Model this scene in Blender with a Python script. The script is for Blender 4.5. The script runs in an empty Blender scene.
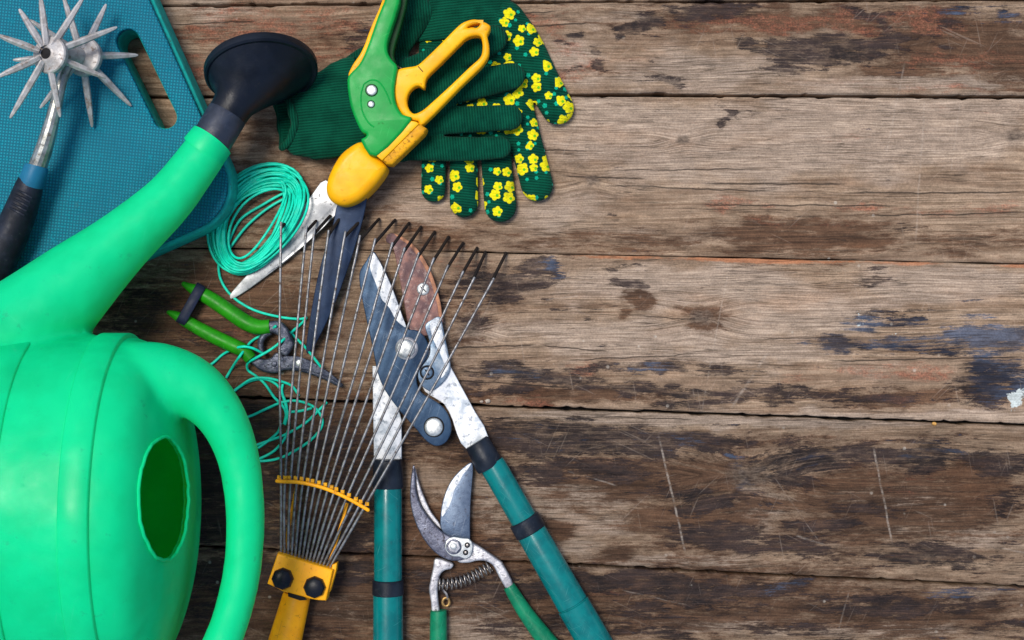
import bpy, bmesh, math, random
import numpy as np
from mathutils import Vector, noise as mnoise
random.seed(7)
RNG = np.random.default_rng(11)
S = bpy.context.scene
COL = S.collection
K = 0.0008            # metres per unit; one unit is the width of one photo pixel on the table
H = 1450.0            # camera height in the same units
R = math.radians

# ------------------------------------------------------------------ placement helpers
def sc(h): return (H - h) / H
def W(px, py, h=0.0):
    "unit-space point at height h seen at photo position px,py"
    s = sc(h)
    return Vector(((px - 512) * s, (320 - py) * s, h))

ORG = {}
def thing(name, label, cat, px, py, h=0.0, group=None):
    o = bpy.data.objects.new(name, None); COL.objects.link(o)
    o.empty_display_size = 0.02
    w = W(px, py, h); o.location = w * K
    o['label'] = label; o['category'] = cat
    if group: o['group'] = group
    ORG[o.name] = w
    return o

def finish(me, name, mat, parent, smooth=True, angle=40):
    "me is in unit space; becomes one object in metres, relative to its parent"
    off = ORG.get(parent.name, Vector((0, 0, 0))) if parent else Vector((0, 0, 0))
    n = len(me.vertices)
    a = np.empty(n * 3); me.vertices.foreach_get('co', a)
    a = (a.reshape(-1, 3) - np.array(off)) * K
    me.vertices.foreach_set('co', a.ravel())
    me.polygons.foreach_set('use_smooth', [smooth] * len(me.polygons))
    if smooth and angle: me.set_sharp_from_angle(angle=R(angle))
    me.update()
    me.name = name
    o = bpy.data.objects.new(name, me); COL.objects.link(o)
    me.materials.clear()
    for m in (mat if isinstance(mat, (list, tuple)) else [mat]): me.materials.append(m)
    if parent: o.parent = parent; ORG[o.name] = off
    return o

class MB:
    def __init__(s): s.v = []; s.f = []
    def add(s, v, f):
        b = len(s.v); s.v += [tuple(p) for p in v]; s.f += [tuple(i + b for i in q) for q in f]; return s
    def mesh(s):
        me = bpy.data.meshes.new('m'); me.from_pydata(s.v, [], s.f); me.update()
        bm = bmesh.new(); bm.from_mesh(me); bmesh.ops.recalc_face_normals(bm, faces=bm.faces); bm.to_mesh(me); bm.free()
        return me
    def build(s, name, mat, parent=None, **k): return finish(s.mesh(), name, mat, parent, **k)

def cr(P, n=8, closed=False):
    "Catmull-Rom through tuples"
    P = [tuple(p) for p in P]; out = []; m = len(P)
    for i in range(m if closed else m - 1):
        if closed: a, b, c, d = P[(i-1) % m], P[i], P[(i+1) % m], P[(i+2) % m]
        else: a, b, c, d = P[max(i-1, 0)], P[i], P[i+1], P[min(i+2, m-1)]
        for k in range(n):
            t = k / n
            out.append(tuple(0.5 * (2*q + (r-p)*t + (2*p-5*q+4*r-s_)*t*t + (3*q-p-3*r+s_)*t**3) for p, q, r, s_ in zip(a, b, c, d)))
    if not closed: out.append(P[-1])
    return out

def rings(mb, rs, closed=False, cap=True):
    n = len(rs[0]); v = [p for r in rs for p in r]; f = []
    m = len(rs)
    for i in range(m if closed else m - 1):
        j = (i + 1) % m
        for k in range(n):
            l = (k + 1) % n
            f.append((i*n+k, i*n+l, j*n+l, j*n+k))
    if cap and not closed:
        f.append(tuple(range(n))[::-1]); f.append(tuple((m-1)*n + k for k in range(n)))
    mb.add(v, f); return mb

def tube(mb, path, seg=12, sub=6, squash=1.0, closed=False, cap=True, rnd=(False, False), apparent=True):
    "path of (px,py,h,r); r as it appears in the photo"
    P = cr(path, sub, closed) if sub > 1 else list(path)
    pts = []; rad = []
    for p in P:
        pts.append(W(p[0], p[1], p[2]) if apparent else Vector(p[:3])); rad.append(p[3] * (sc(p[2]) if apparent else 1))
    m = len(pts)
    def tan(i):
        if closed: return (pts[(i+1) % m] - pts[(i-1) % m]).normalized()
        return (pts[min(i+1, m-1)] - pts[max(i-1, 0)]).normalized()
    T = [tan(i) for i in range(m)]
    if not closed:
        if rnd[0]:
            q = []; qr = []
            for a in (80, 60, 40, 20): q.append(pts[0] - T[0]*rad[0]*math.sin(R(a))); qr.append(rad[0]*math.cos(R(a)))
            pts = q + pts; rad = qr + rad; T = [T[0]]*4 + T
        if rnd[1]:
            e = pts[-1]; t = T[-1]; r0 = rad[-1]
            for a in (20, 40, 60, 80): pts.append(e + t*r0*math.sin(R(a))); rad.append(r0*math.cos(R(a))); T.append(t)
    rs = []; side = Vector((1, 0, 0)); Z = Vector((0, 0, 1))
    for p, r, t in zip(pts, rad, T):
        c = t.cross(Z)
        if c.length > 0.15: side = c.normalized()
        else: side = (side - t * side.dot(t)).normalized()
        up = side.cross(t)
        rs.append([p + side*math.cos(2*math.pi*k/seg)*r + up*math.sin(2*math.pi*k/seg)*r*squash for k in range(seg)])
    return rings(mb, rs, closed, cap)

def plate_mesh(pts, top, thick, bevel=1.0, holes=(), sm=6, zf=None, bres=2):
    "solid plate: outline traced at its top height"
    cu = bpy.data.curves.new('c', 'CURVE'); cu.dimensions = '2D'; cu.fill_mode = 'BOTH'
    cu.bevel_depth = bevel; cu.bevel_resolution = bres; cu.extrude = max(thick/2 - bevel, 0.01); cu.offset = -bevel
    for poly in [pts] + list(holes):
        q = cr(poly, sm, True) if sm > 1 else poly
        sp = cu.splines.new('POLY'); sp.points.add(len(q) - 1); sp.use_cyclic_u = True
        for p, a in zip(sp.points, q):
            w = W(a[0], a[1], top); p.co = (w.x, w.y, 0, 1)
    o = bpy.data.objects.new('c', cu); COL.objects.link(o)
    dg = bpy.context.evaluated_depsgraph_get(); dg.update()
    me = bpy.data.meshes.new_from_object(o.evaluated_get(dg))
    bpy.data.objects.remove(o); bpy.data.curves.remove(cu)
    bm = bmesh.new(); bm.from_mesh(me); bmesh.ops.remove_doubles(bm, verts=bm.verts, dist=0.01)
    for v in bm.verts:
        z = v.co.z + top - thick/2
        if zf:
            s = sc(top); z += zf(512 + v.co.x/s, 320 - v.co.y/s)
        v.co.z = z
    bm.to_mesh(me); bm.free()
    return me
def plate(name, mat, parent, pts, top, thick, bevel=1.0, angle=40, **k):
    return finish(plate_mesh(pts, top, thick, bevel, **k), name, mat, parent, angle=angle)
def circ(cx, cy, r, n=24, ph=0): return [(cx + r*math.cos(2*math.pi*i/n + ph), cy + r*math.sin(2*math.pi*i/n + ph)) for i in range(n)]
def dome(mb, cx, cy, h0, r, hh, seg=20, flat=0.0):
    c = W(cx, cy, h0 + hh); rr = r * sc(h0 + hh); rs = []
    for q, z in ((1, 0), (1, .35), (.95, .6), (.85, .78), (.66, .9), (.4, .97), (.15, 1)):
        z2 = z if not flat else z
        rs.append([Vector((c.x + rr*q*math.cos(2*math.pi*k/seg), c.y + rr*q*math.sin(2*math.pi*k/seg), h0 + hh*z2)) for k in range(seg)])
    return rings(mb, rs)

def remesh(mb, voxel, smooth_it=4, fac=0.5):
    me = mb.mesh(); o = bpy.data.objects.new('r', me); COL.objects.link(o)
    md = o.modifiers.new('r', 'REMESH'); md.mode = 'VOXEL'; md.voxel_size = voxel
    if smooth_it:
        ms = o.modifiers.new('s', 'SMOOTH'); ms.iterations = smooth_it; ms.factor = fac
    dg = bpy.context.evaluated_depsgraph_get(); dg.update()
    out = bpy.data.meshes.new_from_object(o.evaluated_get(dg))
    bpy.data.objects.remove(o); bpy.data.meshes.remove(me)
    return out

# ------------------------------------------------------------------ node helpers
class N:
    def __init__(s, name):
        s.m = bpy.data.materials.new(name); s.m.use_nodes = True; s.t = s.m.node_tree; s.t.nodes.clear()
        s.out = s.t.nodes.new('ShaderNodeOutputMaterial')
        s.b = s.t.nodes.new('ShaderNodeBsdfPrincipled'); s.t.links.new(s.b.outputs[0], s.out.inputs[0])
        tc = s.t.nodes.new('ShaderNodeTexCoord'); s.obj = s.vm('SCALE', tc.outputs['Object'], scale=1/K)
    def put(s, inp, val):
        if isinstance(val, bpy.types.NodeSocket): s.t.links.new(val, inp)
        elif isinstance(val, tuple) and len(val) == 3 and inp.type == 'RGBA': inp.default_value = val + (1,)
        else: inp.default_value = val
    def math(s, op, a, b=0.0, c=0.0, clamp=False):
        n = s.t.nodes.new('ShaderNodeMath'); n.operation = op; n.use_clamp = clamp
        for i, q in enumerate((a, b, c)): s.put(n.inputs[i], q)
        return n.outputs[0]
    def vm(s, op, a, b=None, scale=None):
        n = s.t.nodes.new('ShaderNodeVectorMath'); n.operation = op; s.put(n.inputs[0], a)
        if b is not None: s.put(n.inputs[1], b)
        if scale is not None: s.put(n.inputs['Scale'], scale)
        return n.outputs['Value'] if op in ('LENGTH', 'DOT_PRODUCT', 'DISTANCE') else n.outputs[0]
    def noise(s, vec, scale=1.0, detail=4.0, rough=0.55, dist=0.0):
        n = s.t.nodes.new('ShaderNodeTexNoise'); s.put(n.inputs['Vector'], vec); n.inputs['Scale'].default_value = scale
        n.inputs['Detail'].default_value = detail; n.inputs['Roughness'].default_value = rough; n.inputs['Distortion'].default_value = dist
        return n.outputs[0]
    def vor(s, vec, scale=1.0, rand=1.0, out='Distance', feat='F1', dim='3D'):
        n = s.t.nodes.new('ShaderNodeTexVoronoi'); n.feature = feat; n.voronoi_dimensions = dim
        s.put(n.inputs['Vector'], vec); n.inputs['Scale'].default_value = scale; n.inputs['Randomness'].default_value = rand
        return n.outputs[out]
    def ss(s, x, a, b, lo=0.0, hi=1.0):
        n = s.t.nodes.new('ShaderNodeMapRange'); n.interpolation_type = 'SMOOTHSTEP'
        for i, q in enumerate((x, a, b, lo, hi)): s.put(n.inputs[i], q)
        return n.outputs[0]
    def mix(s, f, a, b, mode='MIX'):
        n = s.t.nodes.new('ShaderNodeMix'); n.data_type = 'RGBA'; n.blend_type = mode
        s.put(n.inputs[0], f); s.put(n.inputs[6], a); s.put(n.inputs[7], b)
        return n.outputs[2]
    def xyz(s, v):
        n = s.t.nodes.new('ShaderNodeSeparateXYZ'); s.put(n.inputs[0], v); return n.outputs
    def vec(s, x, y, z=0.0):
        n = s.t.nodes.new('ShaderNodeCombineXYZ')
        for i, q in enumerate((x, y, z)): s.put(n.inputs[i], q)
        return n.outputs[0]
    def attr(s, name):
        n = s.t.nodes.new('ShaderNodeAttribute'); n.attribute_name = name; return n.outputs['Fac']
    def bump(s, h, strength=0.5, dist=1.0):
        n = s.t.nodes.new('ShaderNodeBump'); n.inputs['Strength'].default_value = strength; n.inputs['Distance'].default_value = dist * K
        s.put(n.inputs['Height'], h); s.put(s.b.inputs['Normal'], n.outputs[0])
    def set(s, **k):
        for q, v in k.items(): s.put(s.b.inputs[q.replace('_', ' ')], v)
        return s.m

def mat(name, col, rough=0.45, metal=0.0, col2=None, vs=0.03, dirt=None, dirt_amt=0.35, dirt_s=0.12, bump=0.15, bs=0.6, spec=0.2, lo=0.4, hi=0.62, coat=0.0, scr=0.0, scol=None):
    n = N(name)
    col2 = col2 or tuple(c * 0.82 for c in col)
    c = n.mix(n.ss(n.noise(n.obj, vs, 5, 0.6), lo, hi), col, col2)
    r = n.ss(n.noise(n.obj, vs * 3, 4), 0.3, 0.7, rough * 0.8, min(rough * 1.25, 1))
    if dirt:
        d = n.ss(n.noise(n.obj, dirt_s, 6, 0.7), 0.66 - dirt_amt * 0.3, 0.74 - dirt_amt * 0.2)
        c = n.mix(n.math('MULTIPLY', d, 0.75), c, dirt); r = n.math('ADD', r, n.math('MULTIPLY', d, 0.2), clamp=True)
    if scr:
        x, y, z = n.xyz(n.obj); tot = 0.0
        for i, a in enumerate((0.5, 1.3, 2.4)):
            u = n.math('ADD', n.math('MULTIPLY', x, math.cos(a)), n.math('MULTIPLY', y, math.sin(a)))
            v = n.math('SUBTRACT', n.math('MULTIPLY', y, math.cos(a)), n.math('MULTIPLY', x, math.sin(a)))
            q = n.noise(n.vec(n.math('MULTIPLY', u, 0.035), n.math('MULTIPLY', v, 0.9), i*7.3), 1.0, 2, 0.5)
            tot = n.math('MAXIMUM', tot, n.ss(q, 0.66, 0.74))
        tot = n.math('MULTIPLY', tot, n.ss(n.noise(n.obj, 0.05, 3), 0.4, 0.6, 0.0, scr))
        c = n.mix(tot, c, scol or tuple(min(1, q*1.6 + 0.08) for q in col)); r = n.math('ADD', r, n.math('MULTIPLY', tot, 0.25), clamp=True)
    n.set(Base_Color=c, Roughness=r, Metallic=metal, Specular_IOR_Level=spec, Coat_Weight=coat)
    if bump: n.bump(n.noise(n.obj, bs, 4, 0.6), bump, 0.6)
    return n.m

M = {}
M['can'] = mat('green_moulded_plastic', (0.002, 0.77, 0.34), 0.38, col2=(0.002, 0.68, 0.29), vs=0.012, bump=0.08, bs=0.35, dirt=(0.012, 0.52, 0.26), dirt_amt=0.16, dirt_s=0.06, scr=0.3, scol=(0.06, 0.80, 0.42))
_m = M['can']; _t = _m.node_tree
_mx = _t.nodes.new('ShaderNodeMixShader'); _tr = _t.nodes.new('ShaderNodeBsdfTranslucent'); _tr.inputs[0].default_value = (0.25, 0.88, 0.06, 1)
_b = next(q for q in _t.nodes if q.type == 'BSDF_PRINCIPLED'); _o = next(q for q in _t.nodes if q.type == 'OUTPUT_MATERIAL')
_mx.inputs[0].default_value = 0.34
_t.links.new(_b.outputs[0], _mx.inputs[1]); _t.links.new(_tr.outputs[0], _mx.inputs[2]); _t.links.new(_mx.outputs[0], _o.inputs[0])
_bp = next(q for q in _t.nodes if q.type == 'BUMP'); _src = _bp.inputs['Height'].links[0].from_socket
_tc = _t.nodes.new('ShaderNodeTexCoord'); _nz = _t.nodes.new('ShaderNodeTexNoise'); _nz.inputs['Scale'].default_value = 0.018/K; _nz.inputs['Detail'].default_value = 2
_t.links.new(_tc.outputs['Object'], _nz.inputs['Vector'])
_b2 = _t.nodes.new('ShaderNodeBump'); _b2.inputs['Strength'].default_value = 0.5; _b2.inputs['Distance'].default_value = 9*K
_t.links.new(_nz.outputs[0], _b2.inputs['Height']); _t.links.new(_b2.outputs[0], _bp.inputs['Normal'])
M['rose'] = mat('black_navy_plastic', (0.004, 0.006, 0.011), 0.36, col2=(0.007, 0.010, 0.018), dirt=(0.02, 0.02, 0.024), dirt_amt=0.15, bump=0.3)
M['rose_neck'] = mat('lit_navy_plastic', (0.012, 0.017, 0.032), 0.5, col2=(0.02, 0.028, 0.05), vs=0.05, dirt=(0.05, 0.055, 0.065), dirt_amt=0.2, bump=0.2, spec=0.45, scr=0.4)  # paler copy of the rose plastic, the neck's lit facet painted in
M['cast'] = mat('cast_zinc', (0.46, 0.44, 0.43), 0.5, 0.3, col2=(0.32, 0.295, 0.28), vs=0.1, dirt=(0.20, 0.13, 0.09), dirt_amt=0.36, dirt_s=0.16, bump=0.5, bs=0.5)
M['chrome'] = mat('worn_chrome', (0.36, 0.37, 0.36), 0.42, 0.8, col2=(0.22, 0.22, 0.20), vs=0.09, dirt=(0.10, 0.08, 0.06), dirt_amt=0.36, bump=0.25, scr=0.5)
M['bolt'] = mat('zinc_bolt', (0.62, 0.64, 0.62), 0.4, 0.6, col2=(0.42, 0.45, 0.46), vs=0.25, dirt=(0.2, 0.17, 0.13), dirt_amt=0.3, dirt_s=0.5, bump=0.3)
M['black_grip'] = mat('dark_rubber_grip', (0.007, 0.009, 0.016), 0.5, col2=(0.014, 0.018, 0.032), vs=0.06, bump=0.35, dirt=(0.05, 0.05, 0.055), dirt_amt=0.16, dirt_s=0.2)
M['blue_collar'] = mat('blue_plastic', (0.012, 0.13, 0.24), 0.45)
M['shear_green'] = mat('grass_green_plastic', (0.004, 0.31, 0.05), 0.38, col2=(0.003, 0.26, 0.042), bump=0.07, dirt=(0.02, 0.17, 0.03), dirt_amt=0.14, dirt_s=0.1, scr=0.35)
M['shear_dark'] = mat('deep_green_plastic', (0.002, 0.05, 0.008), 0.4)
M['yellow'] = mat('yellow_orange_plastic', (0.88, 0.44, 0.004), 0.4, col2=(0.80, 0.36, 0.004), bump=0.09, dirt=(0.42, 0.18, 0.01), dirt_amt=0.2, dirt_s=0.15, scr=0.3, scol=(0.6, 0.3, 0.02))
M['yellow_dirty_shaded'] = mat('scuffed_shaded_yellow_plastic', (0.78, 0.37, 0.006), 0.5, col2=(0.6, 0.27, 0.006), vs=0.08, bump=0.3, dirt=(0.2, 0.09, 0.012), dirt_amt=0.5, dirt_s=0.3)  # scuffed clips; on the shear rail the darker tone is painted side shade
M['blade'] = mat('bare_steel_blade', (0.52, 0.53, 0.54), 0.42, 0.4, col2=(0.32, 0.33, 0.34), vs=0.05, dirt=(0.07, 0.06, 0.055), dirt_amt=0.3, dirt_s=0.25, bump=0.12, scr=0.6, scol=(0.55, 0.55, 0.55))
M['navy_blade'] = mat('navy_coated_steel', (0.014, 0.027, 0.06), 0.4, 0.25, col2=(0.022, 0.042, 0.09), vs=0.04, dirt=(0.07, 0.09, 0.12), dirt_amt=0.14, dirt_s=0.2, bump=0.15, scr=0.6)
M['snip_green'] = mat('lime_vinyl_grip', (0.018, 0.26, 0.006), 0.42, col2=(0.012, 0.18, 0.005), vs=0.05, bump=0.1, dirt=(0.012, 0.07, 0.005), dirt_amt=0.2, scr=0.4)
M['snip_steel'] = mat('blackened_steel', (0.035, 0.042, 0.066), 0.42, 0.5, col2=(0.10, 0.11, 0.145), vs=0.15, dirt=(0.014, 0.014, 0.018), dirt_amt=0.45, dirt_s=0.3, bump=0.8, bs=0.4)
M['strap'] = mat('navy_strap', (0.016, 0.022, 0.05), 0.55, bump=0.3)
M['twine'] = mat('teal_wire', (0.008, 0.68, 0.47), 0.4, col2=(0.006, 0.54, 0.37), vs=0.1, bump=0)
M['tine'] = mat('galvanised_wire', (0.23, 0.235, 0.25), 0.42, 0.6, col2=(0.14, 0.135, 0.135), vs=0.15, dirt=(0.09, 0.055, 0.035), dirt_amt=0.4, dirt_s=0.3, bump=0.2)
M['tine_tip'] = mat('shade_dark_wire', (0.014, 0.012, 0.012), 0.8, 0.0, col2=(0.022, 0.017, 0.014), bump=0.4, spec=0.1)  # near-black puts the shade of the turned-away tips into the colour
M['rake_yellow'] = mat('orange_painted_steel', (0.98, 0.42, 0.008), 0.4, col2=(0.90, 0.36, 0.008), vs=0.05, dirt=(0.34, 0.13, 0.01), dirt_amt=0.25, dirt_s=0.2, bump=0.15, scr=0.4, scol=(0.5, 0.22, 0.03))
M['bolt_black'] = mat('black_plastic_cap', (0.008, 0.010, 0.017), 0.32, bump=0.1)
M['lop_blue'] = mat('blue_grey_coated_steel', (0.018, 0.042, 0.085), 0.4, 0.3, col2=(0.032, 0.068, 0.125), vs=0.03, dirt=(0.15, 0.20, 0.27), dirt_amt=0.14, dirt_s=0.15, bump=0.2, scr=0.7, scol=(0.2, 0.26, 0.33))
M['lop_link'] = mat('worn_blue_steel', (0.10, 0.16, 0.24), 0.42, 0.4, col2=(0.40, 0.46, 0.52), vs=0.035, dirt=(0.04, 0.05, 0.07), dirt_amt=0.3, dirt_s=0.2, bump=0.3)
M['lop_silver'] = mat('scuffed_bright_steel', (0.76, 0.78, 0.80), 0.5, 0.12, col2=(0.40, 0.45, 0.50), vs=0.07, dirt=(0.15, 0.18, 0.22), dirt_amt=0.42, dirt_s=0.16, bump=0.4, bs=0.35, lo=0.46, hi=0.68, scr=0.6, scol=(0.25, 0.28, 0.32))
M['copper'] = mat('rust_copper_steel', (0.29, 0.15, 0.125), 0.55, 0.1, col2=(0.15, 0.085, 0.085), vs=0.07, dirt=(0.46, 0.33, 0.29), dirt_amt=0.42, dirt_s=0.16, bump=0.8, bs=0.35, scr=0.5, scol=(0.42, 0.27, 0.22))
M['copper_edge'] = mat('orange_rust_edge', (0.48, 0.22, 0.12), 0.55, 0.1, col2=(0.36, 0.17, 0.10), vs=0.15, bump=0.4)
M['teal'] = mat('teal_enamel', (0.002, 0.165, 0.165), 0.22, col2=(0.002, 0.125, 0.13), vs=0.05, bump=0.08, dirt=(0.004, 0.085, 0.09), dirt_amt=0.2, dirt_s=0.1, coat=0.3, scr=0.4, scol=(0.06, 0.30, 0.29))
M['collar'] = mat('navy_black_collar', (0.007, 0.010, 0.017), 0.38, col2=(0.014, 0.02, 0.032), bump=0.25, dirt=(0.05, 0.055, 0.06), dirt_amt=0.14, dirt_s=0.25, scr=0.4)
M['pr_steel'] = mat('forged_alloy', (0.50, 0.50, 0.52), 0.45, 0.55, col2=(0.30, 0.30, 0.33), vs=0.12, dirt=(0.10, 0.09, 0.09), dirt_amt=0.4, dirt_s=0.3, bump=0.5, bs=0.5)
M['pr_dark'] = mat('dark_forged_steel', (0.085, 0.09, 0.125), 0.4, 0.6, col2=(0.16, 0.17, 0.22), vs=0.1, dirt=(0.035, 0.026, 0.026), dirt_amt=0.4, dirt_s=0.25, bump=0.5, scr=0.6)
M['pr_blade'] = mat('polished_blade', (0.13, 0.17, 0.235), 0.32, 0.7, col2=(0.085, 0.12, 0.18), vs=0.05, dirt=(0.05, 0.05, 0.065), dirt_amt=0.3, dirt_s=0.2, bump=0.2, scr=0.6, scol=(0.4, 0.42, 0.45))
M['pr_grip'] = mat('green_vinyl_grip', (0.006, 0.20, 0.095), 0.38, col2=(0.004, 0.14, 0.068), vs=0.05, dirt=(0.06, 0.22, 0.16), dirt_amt=0.25, bump=0.2, scr=0.4)
M['spring'] = mat('spring_steel', (0.42, 0.39, 0.36), 0.35, 0.8, col2=(0.2, 0.18, 0.17), vs=0.3, bump=0.1)
M['brass'] = mat('brass', (0.48, 0.30, 0.11), 0.4, 0.7, col2=(0.25, 0.15, 0.06), vs=0.3, bump=0.2)
M['dark'] = mat('near_black', (0.012, 0.011, 0.012), 0.8, bump=0)  # flat near-black for slots, rings, recesses and the board below the planks

# pad: fine square-cell emboss
PADA = math.atan2(-0.10, 1.0)
def pad_mat():
    n = N('embossed_blue_foam')
    x, y, z = n.xyz(n.obj)
    ca, sa = math.cos(PADA), math.sin(PADA)
    u = n.math('ADD', n.math('MULTIPLY', x, ca), n.math('MULTIPLY', y, sa))
    v = n.math('SUBTRACT', n.math('MULTIPLY', y, ca), n.math('MULTIPLY', x, sa))
    w = 2 * math.pi / 2.95
    a = n.math('MULTIPLY', n.math('SINE', n.math('MULTIPLY', u, w)), 0.5)
    b = n.math('MULTIPLY', n.math('SINE', n.math('MULTIPLY', v, w)), 0.5)
    g = n.math('MINIMUM', a, b)
    cell = n.ss(g, -0.45, 0.0)
    big = n.ss(n.noise(n.obj, 0.012, 4), 0.35, 0.65)
    c = n.mix(big, (0.002, 0.215, 0.285), (0.002, 0.17, 0.245))
    wear = n.ss(n.noise(n.obj, 0.09, 5, 0.65), 0.6, 0.72)
    c = n.mix(n.math('MULTIPLY', wear, 0.35), c, (0.008, 0.28, 0.29))
    dent = n.noise(n.obj, 0.035, 4, 0.6)
    cell = n.math('MAXIMUM', cell, n.ss(n.noise(n.obj, 0.12, 5, 0.7), 0.56, 0.72))
    c = n.mix(cell, (0.002, 0.10, 0.155), c)
    soil = n.ss(n.noise(n.obj, 0.07, 7, 0.75), 0.62, 0.72)
    c = n.mix(n.math('MULTIPLY', soil, 0.4), c, (0.03, 0.11, 0.12))
    n.bump(n.math('ADD', cell, n.math('MULTIPLY', dent, 5.0)), 0.6, 0.9)
    return n.set(Base_Color=c, Roughness=0.6, Specular_IOR_Level=0.15)
M['pad'] = pad_mat()
M['pad_side'] = mat('teal_foam_edge', (0.01, 0.42, 0.36), 0.75, col2=(0.008, 0.32, 0.28), vs=0.08, bump=0.5, bs=0.4, dirt=(0.05, 0.12, 0.09), dirt_amt=0.3, spec=0.2)

def glove_mat(name, pattern, knit_dir):
    n = N(name)
    x, y, z = n.xyz(n.obj)
    big = n.ss(n.noise(n.obj, 0.05, 5), 0.35, 0.65)
    c = n.mix(big, (0.002, 0.076, 0.042), (0.001, 0.050, 0.028))
    a, b = knit_dir
    u = n.math('ADD', n.math('MULTIPLY', x, a), n.math('MULTIPLY', y, b))
    v = n.math('SUBTRACT', n.math('MULTIPLY', y, a), n.math('MULTIPLY', x, b))
    rib = n.math('MULTIPLY', n.math('SINE', n.math('MULTIPLY', u, 2*math.pi/2.7)), n.math('ADD', n.math('MULTIPLY', n.math('SINE', n.math('MULTIPLY', v, 2*math.pi/3.1)), 0.35), 0.65))
    c = n.mix(n.ss(rib, -0.6, 0.5), n.mix(1.0, c, (0.52, 0.52, 0.52), 'MULTIPLY'), c)
    if pattern:
        p2 = n.vec(x, y, 0.0)
        def flowers(scale, shift, rad, keep, col, c, centre):
            q = n.vm('ADD', p2, shift)
            pos = n.vor(q, scale, 0.85, 'Position', dim='2D')
            cc = n.xyz(n.vor(q, scale, 0.85, 'Color', dim='2D'))
            d = n.vm('SUBTRACT', q, pos)
            dx, dy, _ = n.xyz(d); L = n.vm('LENGTH', n.vec(dx, dy, 0.0))
            th = n.math('ADD', n.math('ARCTAN2', dy, dx), n.math('MULTIPLY', cc[1], 6.0))
            lob = n.math('ADD', n.math('MULTIPLY', n.math('ABSOLUTE', n.math('COSINE', n.math('MULTIPLY', th, 2.5))), 0.26), 0.74)
            e = n.math('DIVIDE', L, n.math('MULTIPLY', lob, n.math('ADD', n.math('MULTIPLY', cc[2], rad*0.45), rad*0.72)))
            m = n.math('MULTIPLY', n.ss(e, 1.05, 0.92), n.math('LESS_THAN', cc[0], keep))
            yc = n.mix(n.ss(n.noise(n.obj, 0.5, 3), 0.35, 0.65), col, tuple(q_*0.8 for q_ in col))
            c = n.mix(m, c, yc)
            if centre:
                off = n.vm('LENGTH', n.vec(n.math('SUBTRACT', dx, rad*0.35), n.math('ADD', dy, rad*0.15), 0.0))
                c = n.mix(n.math('MULTIPLY', m, n.ss(off, rad*0.30, rad*0.2)), c, (0.12, 0.42, 0.02))
            return c, m
        c, _ = flowers(1/9.5, (3.0, 1.0, 0.0), 2.2, 0.5, (0.004, 0.36, 0.22), c, False)
        c, _ = flowers(1/13.0, (0.0, 0.0, 0.0), 5.7, 0.76, (0.78, 0.70, 0.01), c, True)
    n.bump(n.math('ADD', rib, n.math('MULTIPLY', n.noise(n.obj, 0.25, 4), 2.0)), 0.35, 0.8)
    return n.set(Base_Color=c, Roughness=0.9, Specular_IOR_Level=0.06, Sheen_Weight=0.03)
M['glove_plain'] = glove_mat('plain_green_knit', False, (1.0, 0.1))
M['glove_cuff'] = glove_mat('ribbed_green_knit', False, (-0.1, 1.0))
M['glove_print'] = glove_mat('flower_print_knit', True, (0.1, 1.0))

# ------------------------------------------------------------------ the table of old planks
KNOTS = [(700, 317, 10), (748, 476, 16), (592, 181, 7), (683, 140, 6), (470, 330, 8), (1015, 135, 8), (300, 455, 9)]
SCRATCH = [(658, 432, 686, 556, 1.2, .75), (873, 445, 893, 547, 1.2, .7), (772, 475, 824, 548, .6, .25), (795, 535, 828, 546, 1.2, .5), (565, 470, 618, 486, .9, .5),
           (590, 95, 560, 160, .7, .2), (905, 60, 885, 160, 1.0, .3), (925, 95, 915, 250, 1.2, .25), (960, 100, 950, 175, .8, .25), (730, 260, 700, 420, .8, .25), (770, 350, 730, 410, 1.6, .3),
           (1000, 548, 1040, 556, 1.2, .45), (620, 590, 690, 606, .8, .35), (850, 590, 835, 640, .8, .3), (545, 300, 580, 296, .8, .4)]
CRACKS = [(560, 176, 650, 179, .8), (600, 185, 780, 192, .7), (700, 184, 850, 184, 1.0), (840, 193, 1030, 192, .9), (690, 205, 905, 206, .8), (860, 216, 1030, 213, .8), (610, 170, 770, 169, .6),
          (430, 349, 540, 345, .9), (540, 345, 610, 352, .7), (560, 361, 700, 354, .6), (760, 340, 850, 336, .6), (820, 361, 1030, 357, .8), (700, 420, 560, 416, .6),
          (470, 15, 560, 12, .7), (520, 27, 590, 23, .8), (170, 25, 260, 21, .8), (640, 316, 700, 320, .6), (440, 380, 580, 388, .8), (520, 150, 590, 151, .6)]
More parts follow.
